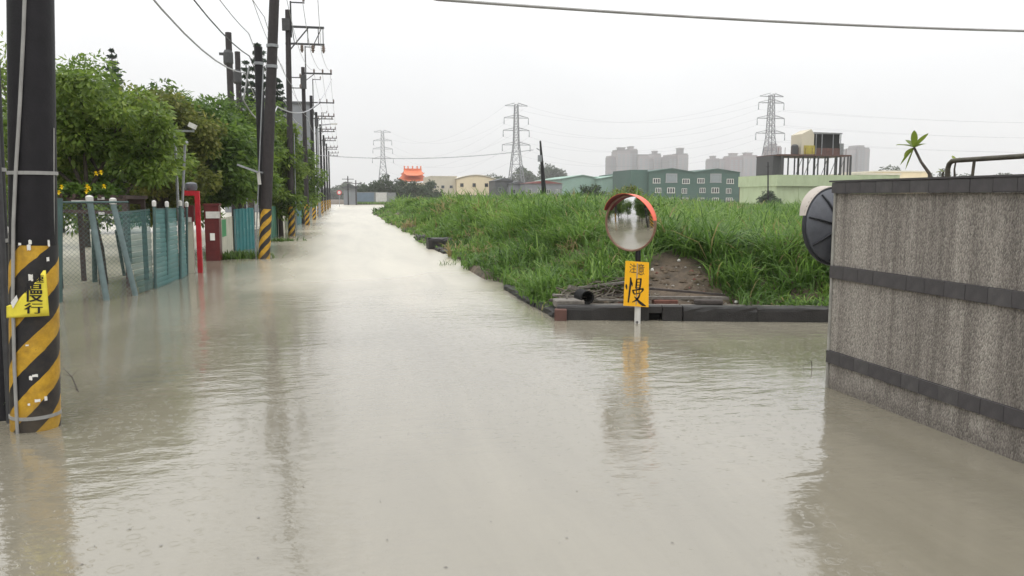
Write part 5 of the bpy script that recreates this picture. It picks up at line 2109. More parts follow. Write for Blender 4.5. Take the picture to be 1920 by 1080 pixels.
def rock(name, c, s, mat, label=None, group=None, seed=0, flat=.6, cat='rubble'):
    r_ = random.Random(seed)
    import bmesh
    bm = bmesh.new()
    bmesh.ops.create_icosphere(bm, subdivisions=1, radius=1)
    me = bpy.data.meshes.new(name)
    for v in bm.verts:
        k = r_.uniform(.7, 1.15)
        v.co = Vector((v.co.x * k * s[0], v.co.y * k * s[1], v.co.z * k * s[2]))
    bm.to_mesh(me)
    bm.free()
    me.materials.append(MATS[mat])
    o = bpy.data.objects.new(name, me)
    o.location = c
    o.rotation_euler = (0, 0, r_.uniform(0, 3))
    COL.objects.link(o)
    if label:
        tag(o, label, cat, group)
    return o


m = MB()
for (s, d, dz, sx, sy, sz, yw, mt, lab) in ((.16, .33, .08, .42, .3, .10, 8, 'plank_grey', 'broken grey concrete slab at the bank corner'),
                                            (.06, .14, .0, .17, .13, .2, 0, 'rust_steel', 'rusty red block at the kerb corner'),
                                            (1.55, .55, .06, .34, .2, .07, 9, 'brick_red', 'broken brick slab lying behind the kerb right of the sign'),
                                            (2.15, .42, .10, .4, .2, .06, -6, 'plank_dark', 'dark slab end of the brick pile behind the kerb')):
    c = bank_pt(s, d, dz)
    if d < .2:
        c = KA + KD * .05 + KN * -.02 + UPV * .06
    q = Matrix.Rotation(R(yw) + math.atan2(KD.y, KD.x), 3, 'Z')
    ax = tuple(q.col[i].copy() for i in range(3))
    mm = MB()
    mm.box(c, (sx, sy, sz), ax)
    o = mm.build('rubble_block', mt)
    bv = o.modifiers.new('wear', 'BEVEL')
    bv.width = .012
    tag(o, lab, 'rubble')

# tangle of brushwood over the planks
r_ = np.random.default_rng(77)
m = MB()
for k in range(170):
    c = bank_pt(r_.uniform(.05, 1.3), r_.uniform(.45, 1.3), r_.uniform(.02, .18))
    a_ = r_.uniform(0, 6.3)
    L_ = r_.uniform(.12, .5)
    d = Vector((math.cos(a_), math.sin(a_) * .6, r_.normal(.05, .22))) * L_ / 2
    j = Vector(r_.normal(0, .02, 3))
    t0 = r_.uniform(.005, .014)
    m.tube([c - d, c + j, c + d], [t0, t0 * .9, t0 * .5], 4, False)
tag(m.build('brushwood', 'bark_pale'), 'tangled dead brushwood heaped on the bank corner', 'brushwood', kind='stuff')
V_, F_ = [], []
for k in range(110):
    yy = 3.4 * (5 ** r_.uniform(0, 1))
    xx = r_.uniform(-.36, .62) * yy
    a_ = r_.uniform(0, 6.3)
    L_ = r_.uniform(.004, .013)
    d, e = Vector((math.cos(a_), math.sin(a_), 0)) * L_, Vector((-math.sin(a_), math.cos(a_), 0)) * L_ * .4
    if xx > 4.1 and yy < 6.5 or (xx - KA.x) * KN.x + (yy - KA.y) * KN.y > -.05 and xx > 2.8:
        continue
    c = Vector((xx, yy, .004))
    o = len(V_)
    V_ += [tuple(c + d), tuple(c + e + Vector((0, 0, .002))), tuple(c - d), tuple(c - e)]
    F_ += [(o, o + 1, o + 2, o + 3)]
m = MB()
m.v, m.f = V_, F_
tag(m.build('flotsam', 'plank_grey'), 'tiny leaves and flecks drifting on the flood water', 'flotsam', kind='stuff')
# scattered rubble and litter that nobody could count
r_ = np.random.default_rng(71)
for nm, mt, n_, srange, lab in (('rubble', 'concrete_pale', 150, (.008, .035), 'small pale stones and litter on the bare bank slope'),
                                ('brick_rubble', 'brick_red', 90, (.012, .05), 'reddish broken brick bits on the bare bank slope'),
                                ('soil_clods', 'soil', 260, (.02, .07), 'dark clods of earth on the bare bank slope')):
    m = MB()
    for _ in range(n_):
        c = bank_pt(abs(r_.normal(1.2, 1.6)), r_.uniform(.4, 1.9), .0)
        sz = r_.uniform(*srange)
        o = len(m.v)
        ds = [Vector(r_.normal(0, 1, 3)).normalized() for _ in range(3)]
        vs = [c + Vector((a * sz, b_ * sz * .8, g_ * sz * .7)) * r_.uniform(.7, 1.2) for a, b_, g_ in ((1, 0, 0), (-1, 0, 0), (0, 1, 0), (0, -1, 0), (0, 0, 1), (0, 0, -1))]
        m.add(vs, [(0, 2, 4), (2, 1, 4), (1, 3, 4), (3, 0, 4), (2, 0, 5), (1, 2, 5), (3, 1, 5), (0, 3, 5)])
    tag(m.build(nm, mt), lab, 'rubble', kind='stuff')
for k, (u, v, lab) in enumerate(((1207, 481, 'white crumpled cup on the slope just above the yellow sign'), (1223, 506, 'white scrap right of the yellow sign'), (1380, 566, 'white scrap on the kerb right of the planks'),
                                 (1273, 488, 'pale scrap in the bare soil patch'), (1427, 540, 'small white scrap in the grass near the wall'))):
    for d_try in np.arange(.2, 3, .05):
        # walk up the slope until the sight line meets the ground
        r0 = ray(u, v)
        lam = (10.45 + d_try) / r0[1]
        q = _C + r0 * lam
        if q[2] <= float(ground_z(np.array(q[0]), np.array(q[1]))) + .03:
            break
    rock('litter_scrap', Vector(q), (.035, .03, .03), 'paper_white', lab, 'white litter on the bank', 80 + k, cat='litter')

# ------------------------------------------------------------------ the far end of the road
GFAR = 0.35
for k, (u0, u1, v0, v1, mt, lab) in enumerate(((668, 703, 361, 379, 'blue_panel', 'blue-grey fence panel at the far end of the flood, left one'),
                                               (703, 727, 361, 380, 'white_paint', 'white wall panel under the far trees'),
                                               (727, 742, 362, 380, 'concrete_grey', 'grey wall panel right of the white one under the far trees'))):
    a, b_ = at(u0, v1, 196), at(u1, v1, 196)
    z1 = at(u0, v0, 196).z
    t_ = thing('far_wall', ((a.x + b_.x) / 2, 196, 0), lab, 'wall', 'walls under the far trees')
    MB().box(((a.x + b_.x) / 2, 196, z1 / 2 - .2), (b_.x - a.x - .02, .2, z1 + .4)).build('wall_panel', mt, t_)
    MB().box(((a.x + b_.x) / 2, 196, z1 + .06), (b_.x - a.x + .1, .3, .12)).build('coping', 'concrete_grey', t_)
    for q in (a.x + .1, b_.x - .1):
        MB().box((q, 195.88, z1 / 2 - .2), (.25, .12, z1 + .38)).build('pier', 'concrete_grey', t_)
FT = [(682, 344, 199, 2.6), (706, 338, 199, 2.8), (727, 328, 200, 3.4), (752, 334, 203, 3.2), (777, 340, 200, 3.0), (806, 340, 202, 2.6), (668, 352, 205, 2.0), (795, 352, 198, 2.4)]
for k, (u, vt, Y, rr) in enumerate(FT):
    p = at(u, vt, Y)
    h = p.z
    tree('far_tree', (p.x, p.y, GFAR), h, [(0, 0, h * .62, rr * .72, h * .30), (rr * .5, .5, h * .45, rr * .6, h * .22), (-rr * .5, -.5, h * .48, rr * .6, h * .24), (0, 0, h * .85, rr * .4, h * .14)],
         ['dark tree at the left of the far clump', 'second dark tree of the far clump', 'tallest dark tree of the far clump', 'round dark tree left of the orange roof', 'dark tree below the orange temple roof', 'dark tree left of the beige shed',
          'lowest tree near the far road end', 'short dark tree right below the temple'][k], 'leaf_far', .55, .3, 60, 45, .75, trunk_r=.2, seed=100 + k, group='trees at the far end of the flood')
# gatehouse with wires at the road end
p = gp(657, 383)
p = at(657, 378, 190)
t_ = thing('far_house', (p.x, p.y, 0), 'small grey house with posts at the far end of the road', 'house')
MB().box((p.x, p.y, 1.6), (3.0, 3, 4.2)).build('wall', 'grey_building', t_)
m = MB()
m.prism([(p.x - 2.2, p.y - 1.9, 3.7), (p.x + 2.2, p.y - 1.9, 3.7), (p.x, p.y - 1.9, 4.8)], (0, 3.8, 0))
m.build('roof', 'roof_dark', t_)
MB().box((p.x - .3, p.y - 1.52, 2.3), (.9, .06, 1.0)).build('window', 'glass_pale', t_)
for u, vt, lab in ((652, 330, 'distant telegraph pole with double arm at the road end, left'), (667, 338, 'distant telegraph pole at the road end, right')):
    p = at(u, vt, 185)
    t_ = thing('telegraph_pole', (p.x, p.y, 0), lab, 'utility pole')
    MB().tube([(p.x, p.y, -.3), (p.x, p.y, p.z)], [.16, .11], 8).build('shaft', 'pole_black', t_)
    for dz, L_ in ((.7, 2.6), (1.4, 2.0)):
        MB().box((p.x, p.y, p.z - dz), (L_, .14, .14)).build('cross_arm', 'steel_dark', t_)
p = at(636, 361, 150)
t_ = thing('round_sign', (p.x, p.y, 0), 'small round red and white road sign at the far road end', 'sign')
MB().tube([(p.x, p.y, -.3), (p.x, p.y, p.z)], .05, 8).build('post', 'steel_grey', t_)
axs = (Vector((1, 0, 0)), Vector((0, 0, 1)), Vector((0, -1, 0)))
MB().lathe((p.x, p.y - .06, p.z), [(.42, 0), (.42, .04)], 20, axs).build('sign_disc', 'sign_red', t_)
MB().lathe((p.x, p.y - .11, p.z), [(.28, 0), (.28, .01)], 20, axs).build('sign_centre', 'white_paint', t_)
# low verge strip across the end
m = MB()
a, b_ = at(660, 383, 190), at(770, 384, 190)
m.prism([(a.x, 190, -.2), (b_.x + 30, 186, -.2), (b_.x + 30, 195, .35), (a.x + .5, 195, .35)], (0, .5, .2))
tag(m.build('verge', 'earth'), 'low earth verge along the far edge of the flood', kind='structure')
r_ = np.random.default_rng(91)
n_ = 5000
f = r_.uniform(0, 1, n_)
P = np.stack([a.x + (b_.x + 30 - a.x) * f, 190.5 + r_.uniform(0, 6, n_) - 4 * f, np.full(n_, .1)], 1)
tag(blades('verge_grass', P, np.full(n_, .75), np.full(n_, .12), np.full(n_, .6), 'grass_blade', seed=92), 'strip of grass along the far edge of the flood', 'grass', kind='stuff')

# ------------------------------------------------------------------ grey block behind the left poles
a, b_ = at(414, 192, 96), at(581, 190, 96)
t_ = thing('grey_block', ((a.x + b_.x) / 2, 96, 0), 'large plain grey building behind the left poles', 'building')
MB().box(((a.x + b_.x) / 2, 102, a.z / 2 - .2), (b_.x - a.x, 12, a.z + .4)).build('wall', 'grey_building', t_)
MB().box(((a.x + b_.x) / 2, 102, a.z + .15), (b_.x - a.x + .25, 12.25, .3)).build('parapet', 'roof_dark', t_)
for k in range(3):
    x = b_.x - 1.1 - k * 2.4
    w_ = MB().box((x, 95.97, a.z - 6.5), (1.0, .06, 1.3)).build('window', 'steel_grey', t_)
    MB().box((x, 95.93, a.z - 6.5), (.84, .03, 1.1)).build('pane', 'glass_dark', w_)


# ------------------------------------------------------------------ mid-distance buildings
def bx(u0, u1, vt, Y, depth, zb=-.2):
    a, b_ = at(u0, vt, Y), at(u1, vt, Y)
    return a.x, b_.x, a.z, Y, depth


def window(parent, x, y, z, w_, h, frame='white_paint', glass='glass_dark', cols=2, rows=1):
    """framed window on a front wall at y: frame bars and panes behind them"""
    m = MB()
    t = max(.06, w_ * .07)
    m.box((x, y - .05, z + h / 2 - t / 2), (w_, .1, t))
    m.box((x, y - .05, z - h / 2 + t / 2), (w_ + t, .14, t))
    for k in range(cols + 1):
        m.box((x - w_ / 2 + t / 2 + (w_ - t) * k / cols, y - .05, z), (t, .098, h - 2.02 * t))
    for k in range(1, rows):
        m.box((x, y - .05, z - h / 2 + h * k / rows), (w_ - 2 * t, .09, t))
    f_ = m.build('window', frame, parent)
    MB().box((x, y - .015, z), (w_ - t, .03, h - t)).build('pane', glass, f_)


# long beige shed and barrel-roofed cream shed
x0, x1, z1, Y, D = bx(806, 857, 331, 232, 20)
t_ = thing('shed_building', ((x0 + x1) / 2, Y, GFAR), 'beige flat-fronted shed left of the cream barrel-roofed one', 'building')
MB().box(((x0 + x1) / 2, Y + D / 2, z1 / 2), (x1 - x0 - .03, D, z1)).build('wall', 'beige_shed', t_)
MB().box(((x0 + x1) / 2, Y + D / 2, z1 + .1), (x1 - x0, D + .2, .2)).build('roof', 'roof_cream', t_)
for k in range(3):
    window(t_, x0 + 1.3 + k * 2.4, Y, z1 * .62, .9, .8, 'steel_grey')
x0, x1, z1, Y, D = bx(857, 928, 336, 230, 26)
zt = at(890, 329, 230).z
t_ = thing('barrel_shed', ((x0 + x1) / 2, Y, GFAR), 'cream barrel-roofed shed with three small windows', 'building')
arc = [(x0, Y, -.2), (x1, Y, -.2), (x1, Y, z1)] + [(x1 + (x0 - x1) * f_, Y, z1 + (zt - z1) * math.sin(math.pi * f_)) for f_ in (.12, .25, .38, .5, .62, .75, .88)] + [(x0, Y, z1)]
MB().prism(arc, (0, D, 0)).build('wall', 'cream_shed', t_)
m = MB()
pts = [(x1 + .3 + (x0 - x1 - .6) * f_, z1 + (zt - z1) * math.sin(math.pi * f_) + .06) for f_ in [i / 12 for i in range(13)]]
for (xa, za), (xb, zb) in zip(pts, pts[1:]):
    m.prism([(xa, Y - .3, za), (xb, Y - .3, zb), (xb, Y - .3, zb + .22), (xa, Y - .3, za + .22)], (0, D + .6, 0))
m.build('roof', 'roof_cream', t_)
for u in (866, 889, 912):
    q = at(u, 347, Y)
    window(t_, q.x, Y, q.z, .95, 1.0, 'brown_wood')
MB().box(((x0 + x1) / 2, Y - .1, 1.2), (x1 - x0 - .1, .15, 2.2)).build('plinth', 'green_post', t_)

# dark sheds
for (u0, u1, vt, Y, mt, rf, lab) in ((929, 962, 339, 214, 'roof_dark', 'roof_dark', 'dark shed just right of the cream barrel-roofed shed'),
                                     (955, 988, 345, 212, 'grey_building', 'roof_dark', 'low grey house left of the leaning pole'),
                                     (985, 1054, 344, 205, 'grey_building', 'roof_red', 'low house with dull red roof behind the leaning pole')):
    x0, x1, z1, Y, D = bx(u0, u1, vt, Y, 10)
    t_ = thing('low_house', ((x0 + x1) / 2, Y, GFAR), lab, 'house')
    MB().box(((x0 + x1) / 2, Y + D / 2, z1 / 2 - .1), (x1 - x0, D, z1 + .2)).build('wall', mt, t_)
    MB().prism([(x0 - .3, Y - .4, z1), (x1 + .3, Y - .4, z1), ((x0 * .45 + x1 * .55), Y - .4, z1 + .8)], (0, D + .8, 0)).build('roof', rf, t_)
    n_ = max(2, int((x1 - x0) / 2.2))
    for k in range(n_):
        xx = x0 + (x1 - x0) * (k + .5) / n_
        window(t_, xx, Y, z1 * .62, .9, 1.1, 'white_paint' if rf == 'roof_red' else 'steel_grey', 'glass_pale' if k % 2 else 'glass_dark')

# pale green warehouses
for (u0, u1, ve, vm_, Y, lab) in ((1052, 1132, 336, 329, 222, 'pale green gabled warehouse right of the red-roofed house'),
                                  (1128, 1190, 335, 329, 216, 'second pale green warehouse against the green factory')):
    x0, x1, z1, Y, D = bx(u0, u1, ve, Y, 30)
    zt = at(u0, vm_, Y).z
    xm = (x0 + x1) / 2
    t_ = thing('warehouse', (xm, Y, GFAR), lab, 'building')
    MB().prism([(x0, Y, -.2), (x1, Y, -.2), (x1, Y, z1), (xm, Y, zt), (x0, Y, z1)], (0, D, 0)).build('wall', 'pale_green_shed', t_)
    for s, xe in ((-1, x0), (1, x1)):
        MB().prism([(xm, Y - .4, zt + .05), (xe + s * .4, Y - .4, z1 - .05), (xe + s * .4, Y - .4, z1 + .15), (xm, Y - .4, zt + .25)], (0, D + .8, 0)).build('roof', 'pale_green_shed', t_)
    if u0 > 1100:
        q = at(1163, 340, Y)
        window(t_, q.x, Y, q.z, 1.8, 2.4, 'white_paint', 'glass_pale', 2, 2)
a, b_ = at(1120, 334, 244), at(1187, 322, 244)
t_ = thing('roof_shed', ((a.x + b_.x) / 2, 244, GFAR), 'cream sloping roof rising behind the pale green warehouses', 'building')
MB().box(((a.x + b_.x) / 2, 250, a.z / 2 - .4), (b_.x - a.x, 10, a.z - .8)).build('wall', 'beige_shed', t_)
MB().prism([(a.x, 244, a.z - .8), (b_.x, 244, a.z - .8), (b_.x, 244, b_.z)], (0, 10, 0)).build('gable', 'beige_shed', t_)
MB().prism([(a.x - .3, 243.7, a.z - .85), (b_.x + .3, 243.7, b_.z), (b_.x + .3, 243.7, b_.z + .3), (a.x - .3, 243.7, a.z - .5)], (0, 10.6, 0)).build('roof', 'roof_cream', t_)

# twin-gabled green factory
Y = 190
t_ = thing('green_factory', at(1290, 395, Y), 'dark green twin-gabled factory with rows of white-framed windows', 'building')
xl, xm1, xr = at(1217, 330, Y).x, at(1301, 330, Y).x, at(1387, 330, Y).x
ze = at(1217, 323, Y).z
zp = at(1260, 317, Y).z
for (xa, xb) in ((xl, xm1), (xm1, xr)):
    MB().prism([(xa + .01, Y, -.4), (xb - .01, Y, -.4), (xb - .01, Y, ze), ((xa + xb) / 2, Y, zp), (xa + .01, Y, ze)], (0, 40, 0)).build('wall', 'green_factory', t_)
    for s, xe in ((-1, xa), (1, xb)):
        xc = (xa + xb) / 2
        MB().prism([(xc, Y - .3, zp + .02), (xe - s * .02, Y - .3, ze - .02), (xe - s * .02, Y - .3, ze + .2), (xc, Y - .3, zp + .24)], (0, 40.6, 0)).build('roof', 'green_factory', t_)
xa = at(1186, 330, Y).x
zs = at(1186, 318, Y).z
MB().box(((xa + xl) / 2, Y + 8, zs / 2 - .2), (xl - xa - .02, 14, zs + .4)).build('side_block', 'green_factory', t_)
for base in (1217, 1301):
    o_ = 0 if base == 1217 else -1
    for (du, v, wpx, hpx, big_) in ((14, 339, 15, 10, 0), (42, 334, 24, 18, 1), (69, 340, 15, 10, 0), (17, 357, 12, 10, 0), (41, 357, 16, 11, 0), (66, 358, 11, 10, 0), (14, 375, 14, 9, 0), (41, 375, 14, 9, 0), (67, 375, 14, 9, 0)):
        q = at(base + du + o_, v, Y)
        s = Y / F_PX
        window(t_, q.x, Y, q.z, wpx * s, hpx * s, 'white_paint' if not big_ else 'steel_grey', 'glass_dark' if not big_ else 'glass_pale', 3 if not big_ else 1)
q = at(1366, 375, Y)
MB().box((q.x, Y - .7, q.z), (1.9, 1.3, .12)).build('awning', 'white_paint', t_)

# pink and white house, dark tree, thin post
x0, x1, z1, Y, D = bx(1386, 1402, 344, 196, 10)
t_ = thing('narrow_house', ((x0 + x1) / 2, Y, GFAR), 'narrow pale house squeezed right of the green factory', 'house')
MB().box(((x0 + x1) / 2, Y + D / 2, z1 / 2 - .1), (x1 - x0, D, z1 + .2)).build('wall', 'brick_red', t_)
za = at(1386, 332, Y).z
MB().box(((x0 + x1) / 2, Y + D / 2, (z1 + za) / 2), (x1 - x0 + .1, D + .1, za - z1)).build('upper_floor', 'cream_shed', t_)
MB().prism([(x0 - .3, Y - .5, z1 - .1), (x1 + .6, Y - .5, z1 - .1), (x1 + .6, Y - .5, z1 + .1), (x0 - .3, Y - .5, z1 + .1)], (0, .6, 0)).build('awning', 'white_paint', t_)
window(t_, (x0 + x1) / 2, Y - .06, z1 * .62, 1.0, 1.2)
for k, (u, vt, Y, rr, lab) in enumerate(((1413, 330, 178, 2.1, 'dark round tree left of the pylon foot'), (1440, 358, 105, 1.3, 'dark bush beside the pale green block'), (1452, 372, 98, 1.1, 'low dark bush at the foot of the pale green block'),
                                         (1098, 344, 92, 1.3, 'dark bush in the field, left of the two'), (1118, 345, 95, 1.5, 'dark bush in the field, right of the two'), (1185, 350, 60, 1.3, 'olive bush rising behind the orange-hooded mirror'),
                                         (1160, 357, 58, 1.3, 'low olive bush left of the mirror hood'), (912, 321, 260, 2.4, 'lone tuft-topped tree behind the cream shed roof'))):
    p = at(u, vt, Y)
    h = p.z
    tree('field_tree' if h > 4 else 'field_bush', (p.x, p.y, .3), h, [(0, 0, h * .6, rr * .7, h * .3), (rr * .5, .3, h * .45, rr * .6, h * .25), (-rr * .5, -.3, h * .45, rr * .6, h * .25), (0, 0, h * .85, rr * .35, h * .12)],
         lab, 'leaf_far' if Y > 90 else 'leaf_brownish', .3 if Y < 120 else .5, .12 if Y < 120 else .26, 55, 60, .4 if Y < 120 else .7, trunk_r=.1, seed=140 + k, cat='tree' if h > 4 else 'bush')
a = at(1440, 400, 100)
t_ = thing('field_post', (a.x, a.y, 0.3), 'thin dark post left of the pale green block', 'post')
MB().tube([(a.x, a.y, -.3), at(1440, 304, 100)], [.12, .08], 8).build('shaft', 'pole_black', t_)
MB().box(at(1440, 312, 100), (.5, .1, .1)).build('cross_arm', 'steel_dark', t_)

# pale green block with scaffold deck and roof hut
Y = 110
X0, X1 = at(1456, 340, Y).x, at(1660, 340, Y).x
zt = at(1500, 328, Y).z
zl = at(1500, 349, Y).z
t_ = thing('green_block', ((X0 + X1) / 2, Y, GFAR), 'pale green block with a jutting upper parapet beyond the wall', 'building')
MB().box(((X0 + X1) / 2 + .1, Y + 6, zl / 2 - .1), (X1 - X0 - .2, 11.4, zl + .2)).build('wall', 'green_tank', t_)
MB().box(((X0 + X1) / 2, Y + 5.9, (zl + zt) / 2), (X1 - X0, 12, zt - zl)).build('upper_wall', 'green_tank', t_)
for k in range(5):
    x = X0 + (X1 - X0) * (k + .02) / 5 + .2
    MB().box((x, Y + .26, zl / 2), (.12, .1, zl)).build('pilaster', 'green_tank', t_)
zd = at(1500, 290, Y).z
dk = thing('scaffold_deck', ((X0 + X1) / 2, Y + 1, zt), 'rusty deck on thin steel legs on top of the pale green block', 'scaffold')
xa, xb = at(1462, 290, Y + 1).x, at(1597, 290, Y + 1).x
MB().box(((xa + xb) / 2, Y + 4.5, zd), (xb - xa, 7, .22)).build('deck', 'rust_steel', dk)
for k, u in enumerate((1466, 1478, 1490, 1497, 1506, 1515, 1527, 1534, 1547, 1552, 1566, 1569, 1576, 1583, 1590, 1595)):
    p = at(u, 300, Y)
    yy = Y + 1.1 + (k * 37 % 7) * .9
    x = p.x * yy / Y
    MB().box((x, yy, (zt + zd) / 2), (.17 if k % 3 else .30, .16, zd - zt)).build('leg', 'steel_dark', dk)
for k in range(6):
    u = 1500 + k * 16
    MB().beam((at(u, 300, Y).x, Y + 1.0, zt), (at(u + 13, 300, Y).x, Y + 1.0, zd), .06).build('brace', 'steel_dark', dk)
for k in range(11):
    u = 1466 + k * 12.8
    x = at(u, 290, Y).x
    MB().box((x, Y + 1.05, zd + .55), (.05, .05, 1.1)).build('rail_post', 'rust_steel', dk)
MB().box((at(1473, 300, Y).x, Y + 4.5, (zt + zd) / 2), (at(1484, 300, Y).x - at(1463, 300, Y).x, 5.0, zd - zt - .1)).build('curtain_wall', 'steel_dark', dk)
hut = thing('roof_hut', (at(1540, 289, Y + 2).x, Y + 3, zd + .11), 'roof hut with dark open porch on the scaffold deck', 'hut')
xa, xb = at(1503, 270, Y + 2).x, at(1526, 270, Y + 2).x
z0, z1 = zd + .11, at(1503, 250, Y + 2).z
MB().prism([(xa, Y + 2, z0), (xb, Y + 2, z0), (xb, Y + 2, z1), ((xa * .25 + xb * .75), Y + 2, at(1515, 242, Y + 2).z), (xa, Y + 2, z1 - .1)], (0, 3, 0)).build('wall', 'beige_shed', hut)
MB().box(((xa + xb) / 2 + .25, Y + 1.9, z0 + .75), (xb - xa - .3, .12, 1.3)).build('ochre_panel', 'yellow_ochre', hut)
xc, xd = xb, at(1577, 270, Y + 2).x
zr = at(1540, 251, Y + 2).z
MB().box(((xc + xd) / 2 + .1, Y + 3.2, (z0 + zr) / 2), (xd - xc - .1, 1.4, zr - z0)).build('porch_shade_fill', 'dark_void', hut)  # near-black block filling the porch, painted for the shade inside
MB().prism([(xc - .1, Y + 1.9, zr), (xd + .1, Y + 1.9, zr), (xd + .1, Y + 1.9, zr + .18), (xc - .1, Y + 1.9, zr + .25)], (0, 3.2, 0)).build('porch_roof', 'concrete_grey', hut)
MB().box(((xc + xd) / 2, Y + 2.1, z0 + .55), (xd - xc - .2, .1, 1.0)).build('parapet', 'rust_steel', hut)
for u in (1530, 1541, 1562, 1576):
    MB().box((at(u, 270, Y + 2).x, Y + 2.0, (z0 + zr) / 2), (.1, .1, zr - z0)).build('porch_post', 'steel_grey', hut)
xe = at(1584, 270, Y + 2).x
MB().box(((xd + xe) / 2 + .05, Y + 3, z0 + .9), (xe - xd, 1.4, 1.8)).build('side_box', 'concrete_grey', hut)
MB().lathe((at(1494, 280, Y + 2).x, Y + 2.6, z0), [(.55, 0), (.55, 1.3), (.35, 1.55), (.05, 1.6)], 14).build('water_tank', 'steel_dark', hut)

# flat cream roofs beyond the wall
for (u0, u1, vt, Y, mt, lab) in ((1612, 1690, 326, 118, 'green_tank', 'long pale roof extending right of the green block'), (1655, 1742, 321, 150, 'cream_shed', 'cream flat roof just above the garden wall')):
    x0, x1, z1, Y, D = bx(u0, u1, vt, Y, 14)
    t_ = thing('flat_building', ((x0 + x1) / 2, Y, GFAR), lab, 'building')
    MB().box(((x0 + x1) / 2, Y + D / 2, z1 / 2 - .15), (x1 - x0 - .3, D - .3, z1 + .1)).build('wall', mt, t_)
    MB().box(((x0 + x1) / 2, Y + D / 2, z1), (x1 - x0, D, .3)).build('roof', 'roof_cream', t_)

# orange temple roof
Y = 262
c = at(774, 345, Y)
s = Y / F_PX
t_ = thing('temple', (c.x, Y, GFAR), 'orange-tiled temple roof with upturned ridge ends above the far trees', 'temple')
xa, xb = at(752, 340, Y).x, at(797, 340, Y).x
MB().box((c.x, Y + 4, 3.2), (xb - xa, 8, 6.4)).build('wall', 'cream_shed', t_)


def temple_roof(u0, u1, ve, v0, v1, vr, nm):
    """flared hip roof: eaves u0..u1 at ve, ridge v0..v1 at vr, curled corners"""
    a, b_ = at(u0, ve, Y), at(u1, ve, Y)
    r0, r1 = at(v0, vr, Y), at(v1, vr, Y)
    nn = 10
    m = MB()
    for i in range(nn + 1):
        f_ = i / nn
        curl = (abs(f_ - .5) * 2) ** 4 * .9
        for j in range(5):
            g_ = j / 4
            x = (a.x + (b_.x - a.x) * f_) * (1 - g_) + (r0.x + (r1.x - r0.x) * f_) * g_
            z = a.z + (r0.z - a.z) * (g_ ** 1.35) + curl * (1 - g_) ** 2 + curl * .45 * g_
            m.v.append((x, Y - 1.2 + 5 * g_, z))
    for i in range(nn):
        for j in range(4):
            o = i * 5 + j
            m.f.append((o, o + 5, o + 6, o + 1))
    off = len(m.v)
    for (x, y, z) in list(m.v):
        m.v.append((x, 2 * (Y + 3.8) - y, z))
    for i in range(nn):
        for j in range(4):
            o = off + i * 5 + j
            m.f.append((o + 1, o + 6, o + 5, o))
    o = m.build(nm, 'temple_orange', t_)
    md = o.modifiers.new('thickness', 'SOLIDIFY')
    md.thickness = .18
    return r0, r1


temple_roof(748, 802, 339, 757, 793, 327, 'lower_roof')
r0, r1 = temple_roof(755, 795, 329, 760, 791, 319, 'upper_roof')
MB().box(((r0.x + r1.x) / 2, Y + 3.8, r0.z + .3), (r1.x - r0.x + .5, .4, .7)).build('ridge', 'temple_orange', t_)
for k, f_ in enumerate((0, .22, .5, .78, 1)):
    x = r0.x + (r1.x - r0.x) * f_
    MB().lathe((x, Y + 3.8, r0.z + .6), [(.28, 0), (.14, .35), (.3, .6), (.05, .95)], 8).build('ridge_ornament', 'temple_orange', t_)

# ------------------------------------------------------------------ pylons
def pylon(u, vt, Y, label, arms, wb=9.0, spread=5.5, rr=.20):
    p = at(u, vt, Y)
    h = p.z
    t_ = thing('pylon', (p.x, p.y, GFAR), label, 'pylon', 'lattice pylons')
    zk = h * .60
    wk = wb * .30

    def wid(z):
        return wb + (wk - wb) * z / zk if z < zk else wk + (wk * .62 - wk) * (z - zk) / (h - zk)
    cor = [(-1, -1), (1, -1), (1, 1), (-1, 1)]
    for sx, sy in cor:
        m = MB()
        m.tube([(p.x + sx * wid(z) / 2, p.y + sy * wid(z) / 2, z) for z in (0, zk * .5, zk, h)], [rr * 1.3, rr * 1.1, rr, rr * .8], 5)
        m.build('leg', 'pylon_steel', t_)
    m = MB()
    zs = [0, h * .14, h * .27, h * .38, h * .48, h * .55] + [zk + (h - zk) * k / 7 for k in range(8)]
    for za, zb in zip(zs, zs[1:]):
        for (s0, s1) in ((cor[0], cor[1]), (cor[1], cor[2]), (cor[2], cor[3]), (cor[3], cor[0])):
            A = lambda s_, z: (p.x + s_[0] * wid(z) / 2, p.y + s_[1] * wid(z) / 2, z)
            m.tube([A(s0, za), A(s1, zb)], rr * .45, 3, False)
            m.tube([A(s1, za), A(s0, zb)], rr * .45, 3, False)
            m.tube([A(s0, zb), A(s1, zb)], rr * .45, 3, False)
    m.build('lattice', 'pylon_steel', t_)
    tips = []
    for k, za in enumerate(arms):
        z = h * za
        sp = spread * (1 + .08 * k) if k else spread
        for s in (-1, 1):
            m = MB()
            tip = Vector((p.x + s * sp, p.y, z))
            for dy in (-1, 1):
                m.tube([(p.x + s * wid(z) / 2, p.y + dy * wid(z) / 2, z + .1), tip], rr * .5, 4)
                m.tube([(p.x + s * wid(z) / 2, p.y + dy * wid(z) / 2, z + 1.6), tip + Vector((0, 0, .2))], rr * .5, 4)
            a_ = m.build('arm', 'pylon_steel', t_)
            if k:
                MB().tube([tip, tip - Vector((0, 0, 2.6)), tip - Vector((0, 0, 3.4))], [.16, .22, .3], 6).build('insulator_string', 'pylon_steel', a_)
                tips.append(tip - Vector((0, 0, 3.4)))
            else:
                tips.append(tip)
    return tips


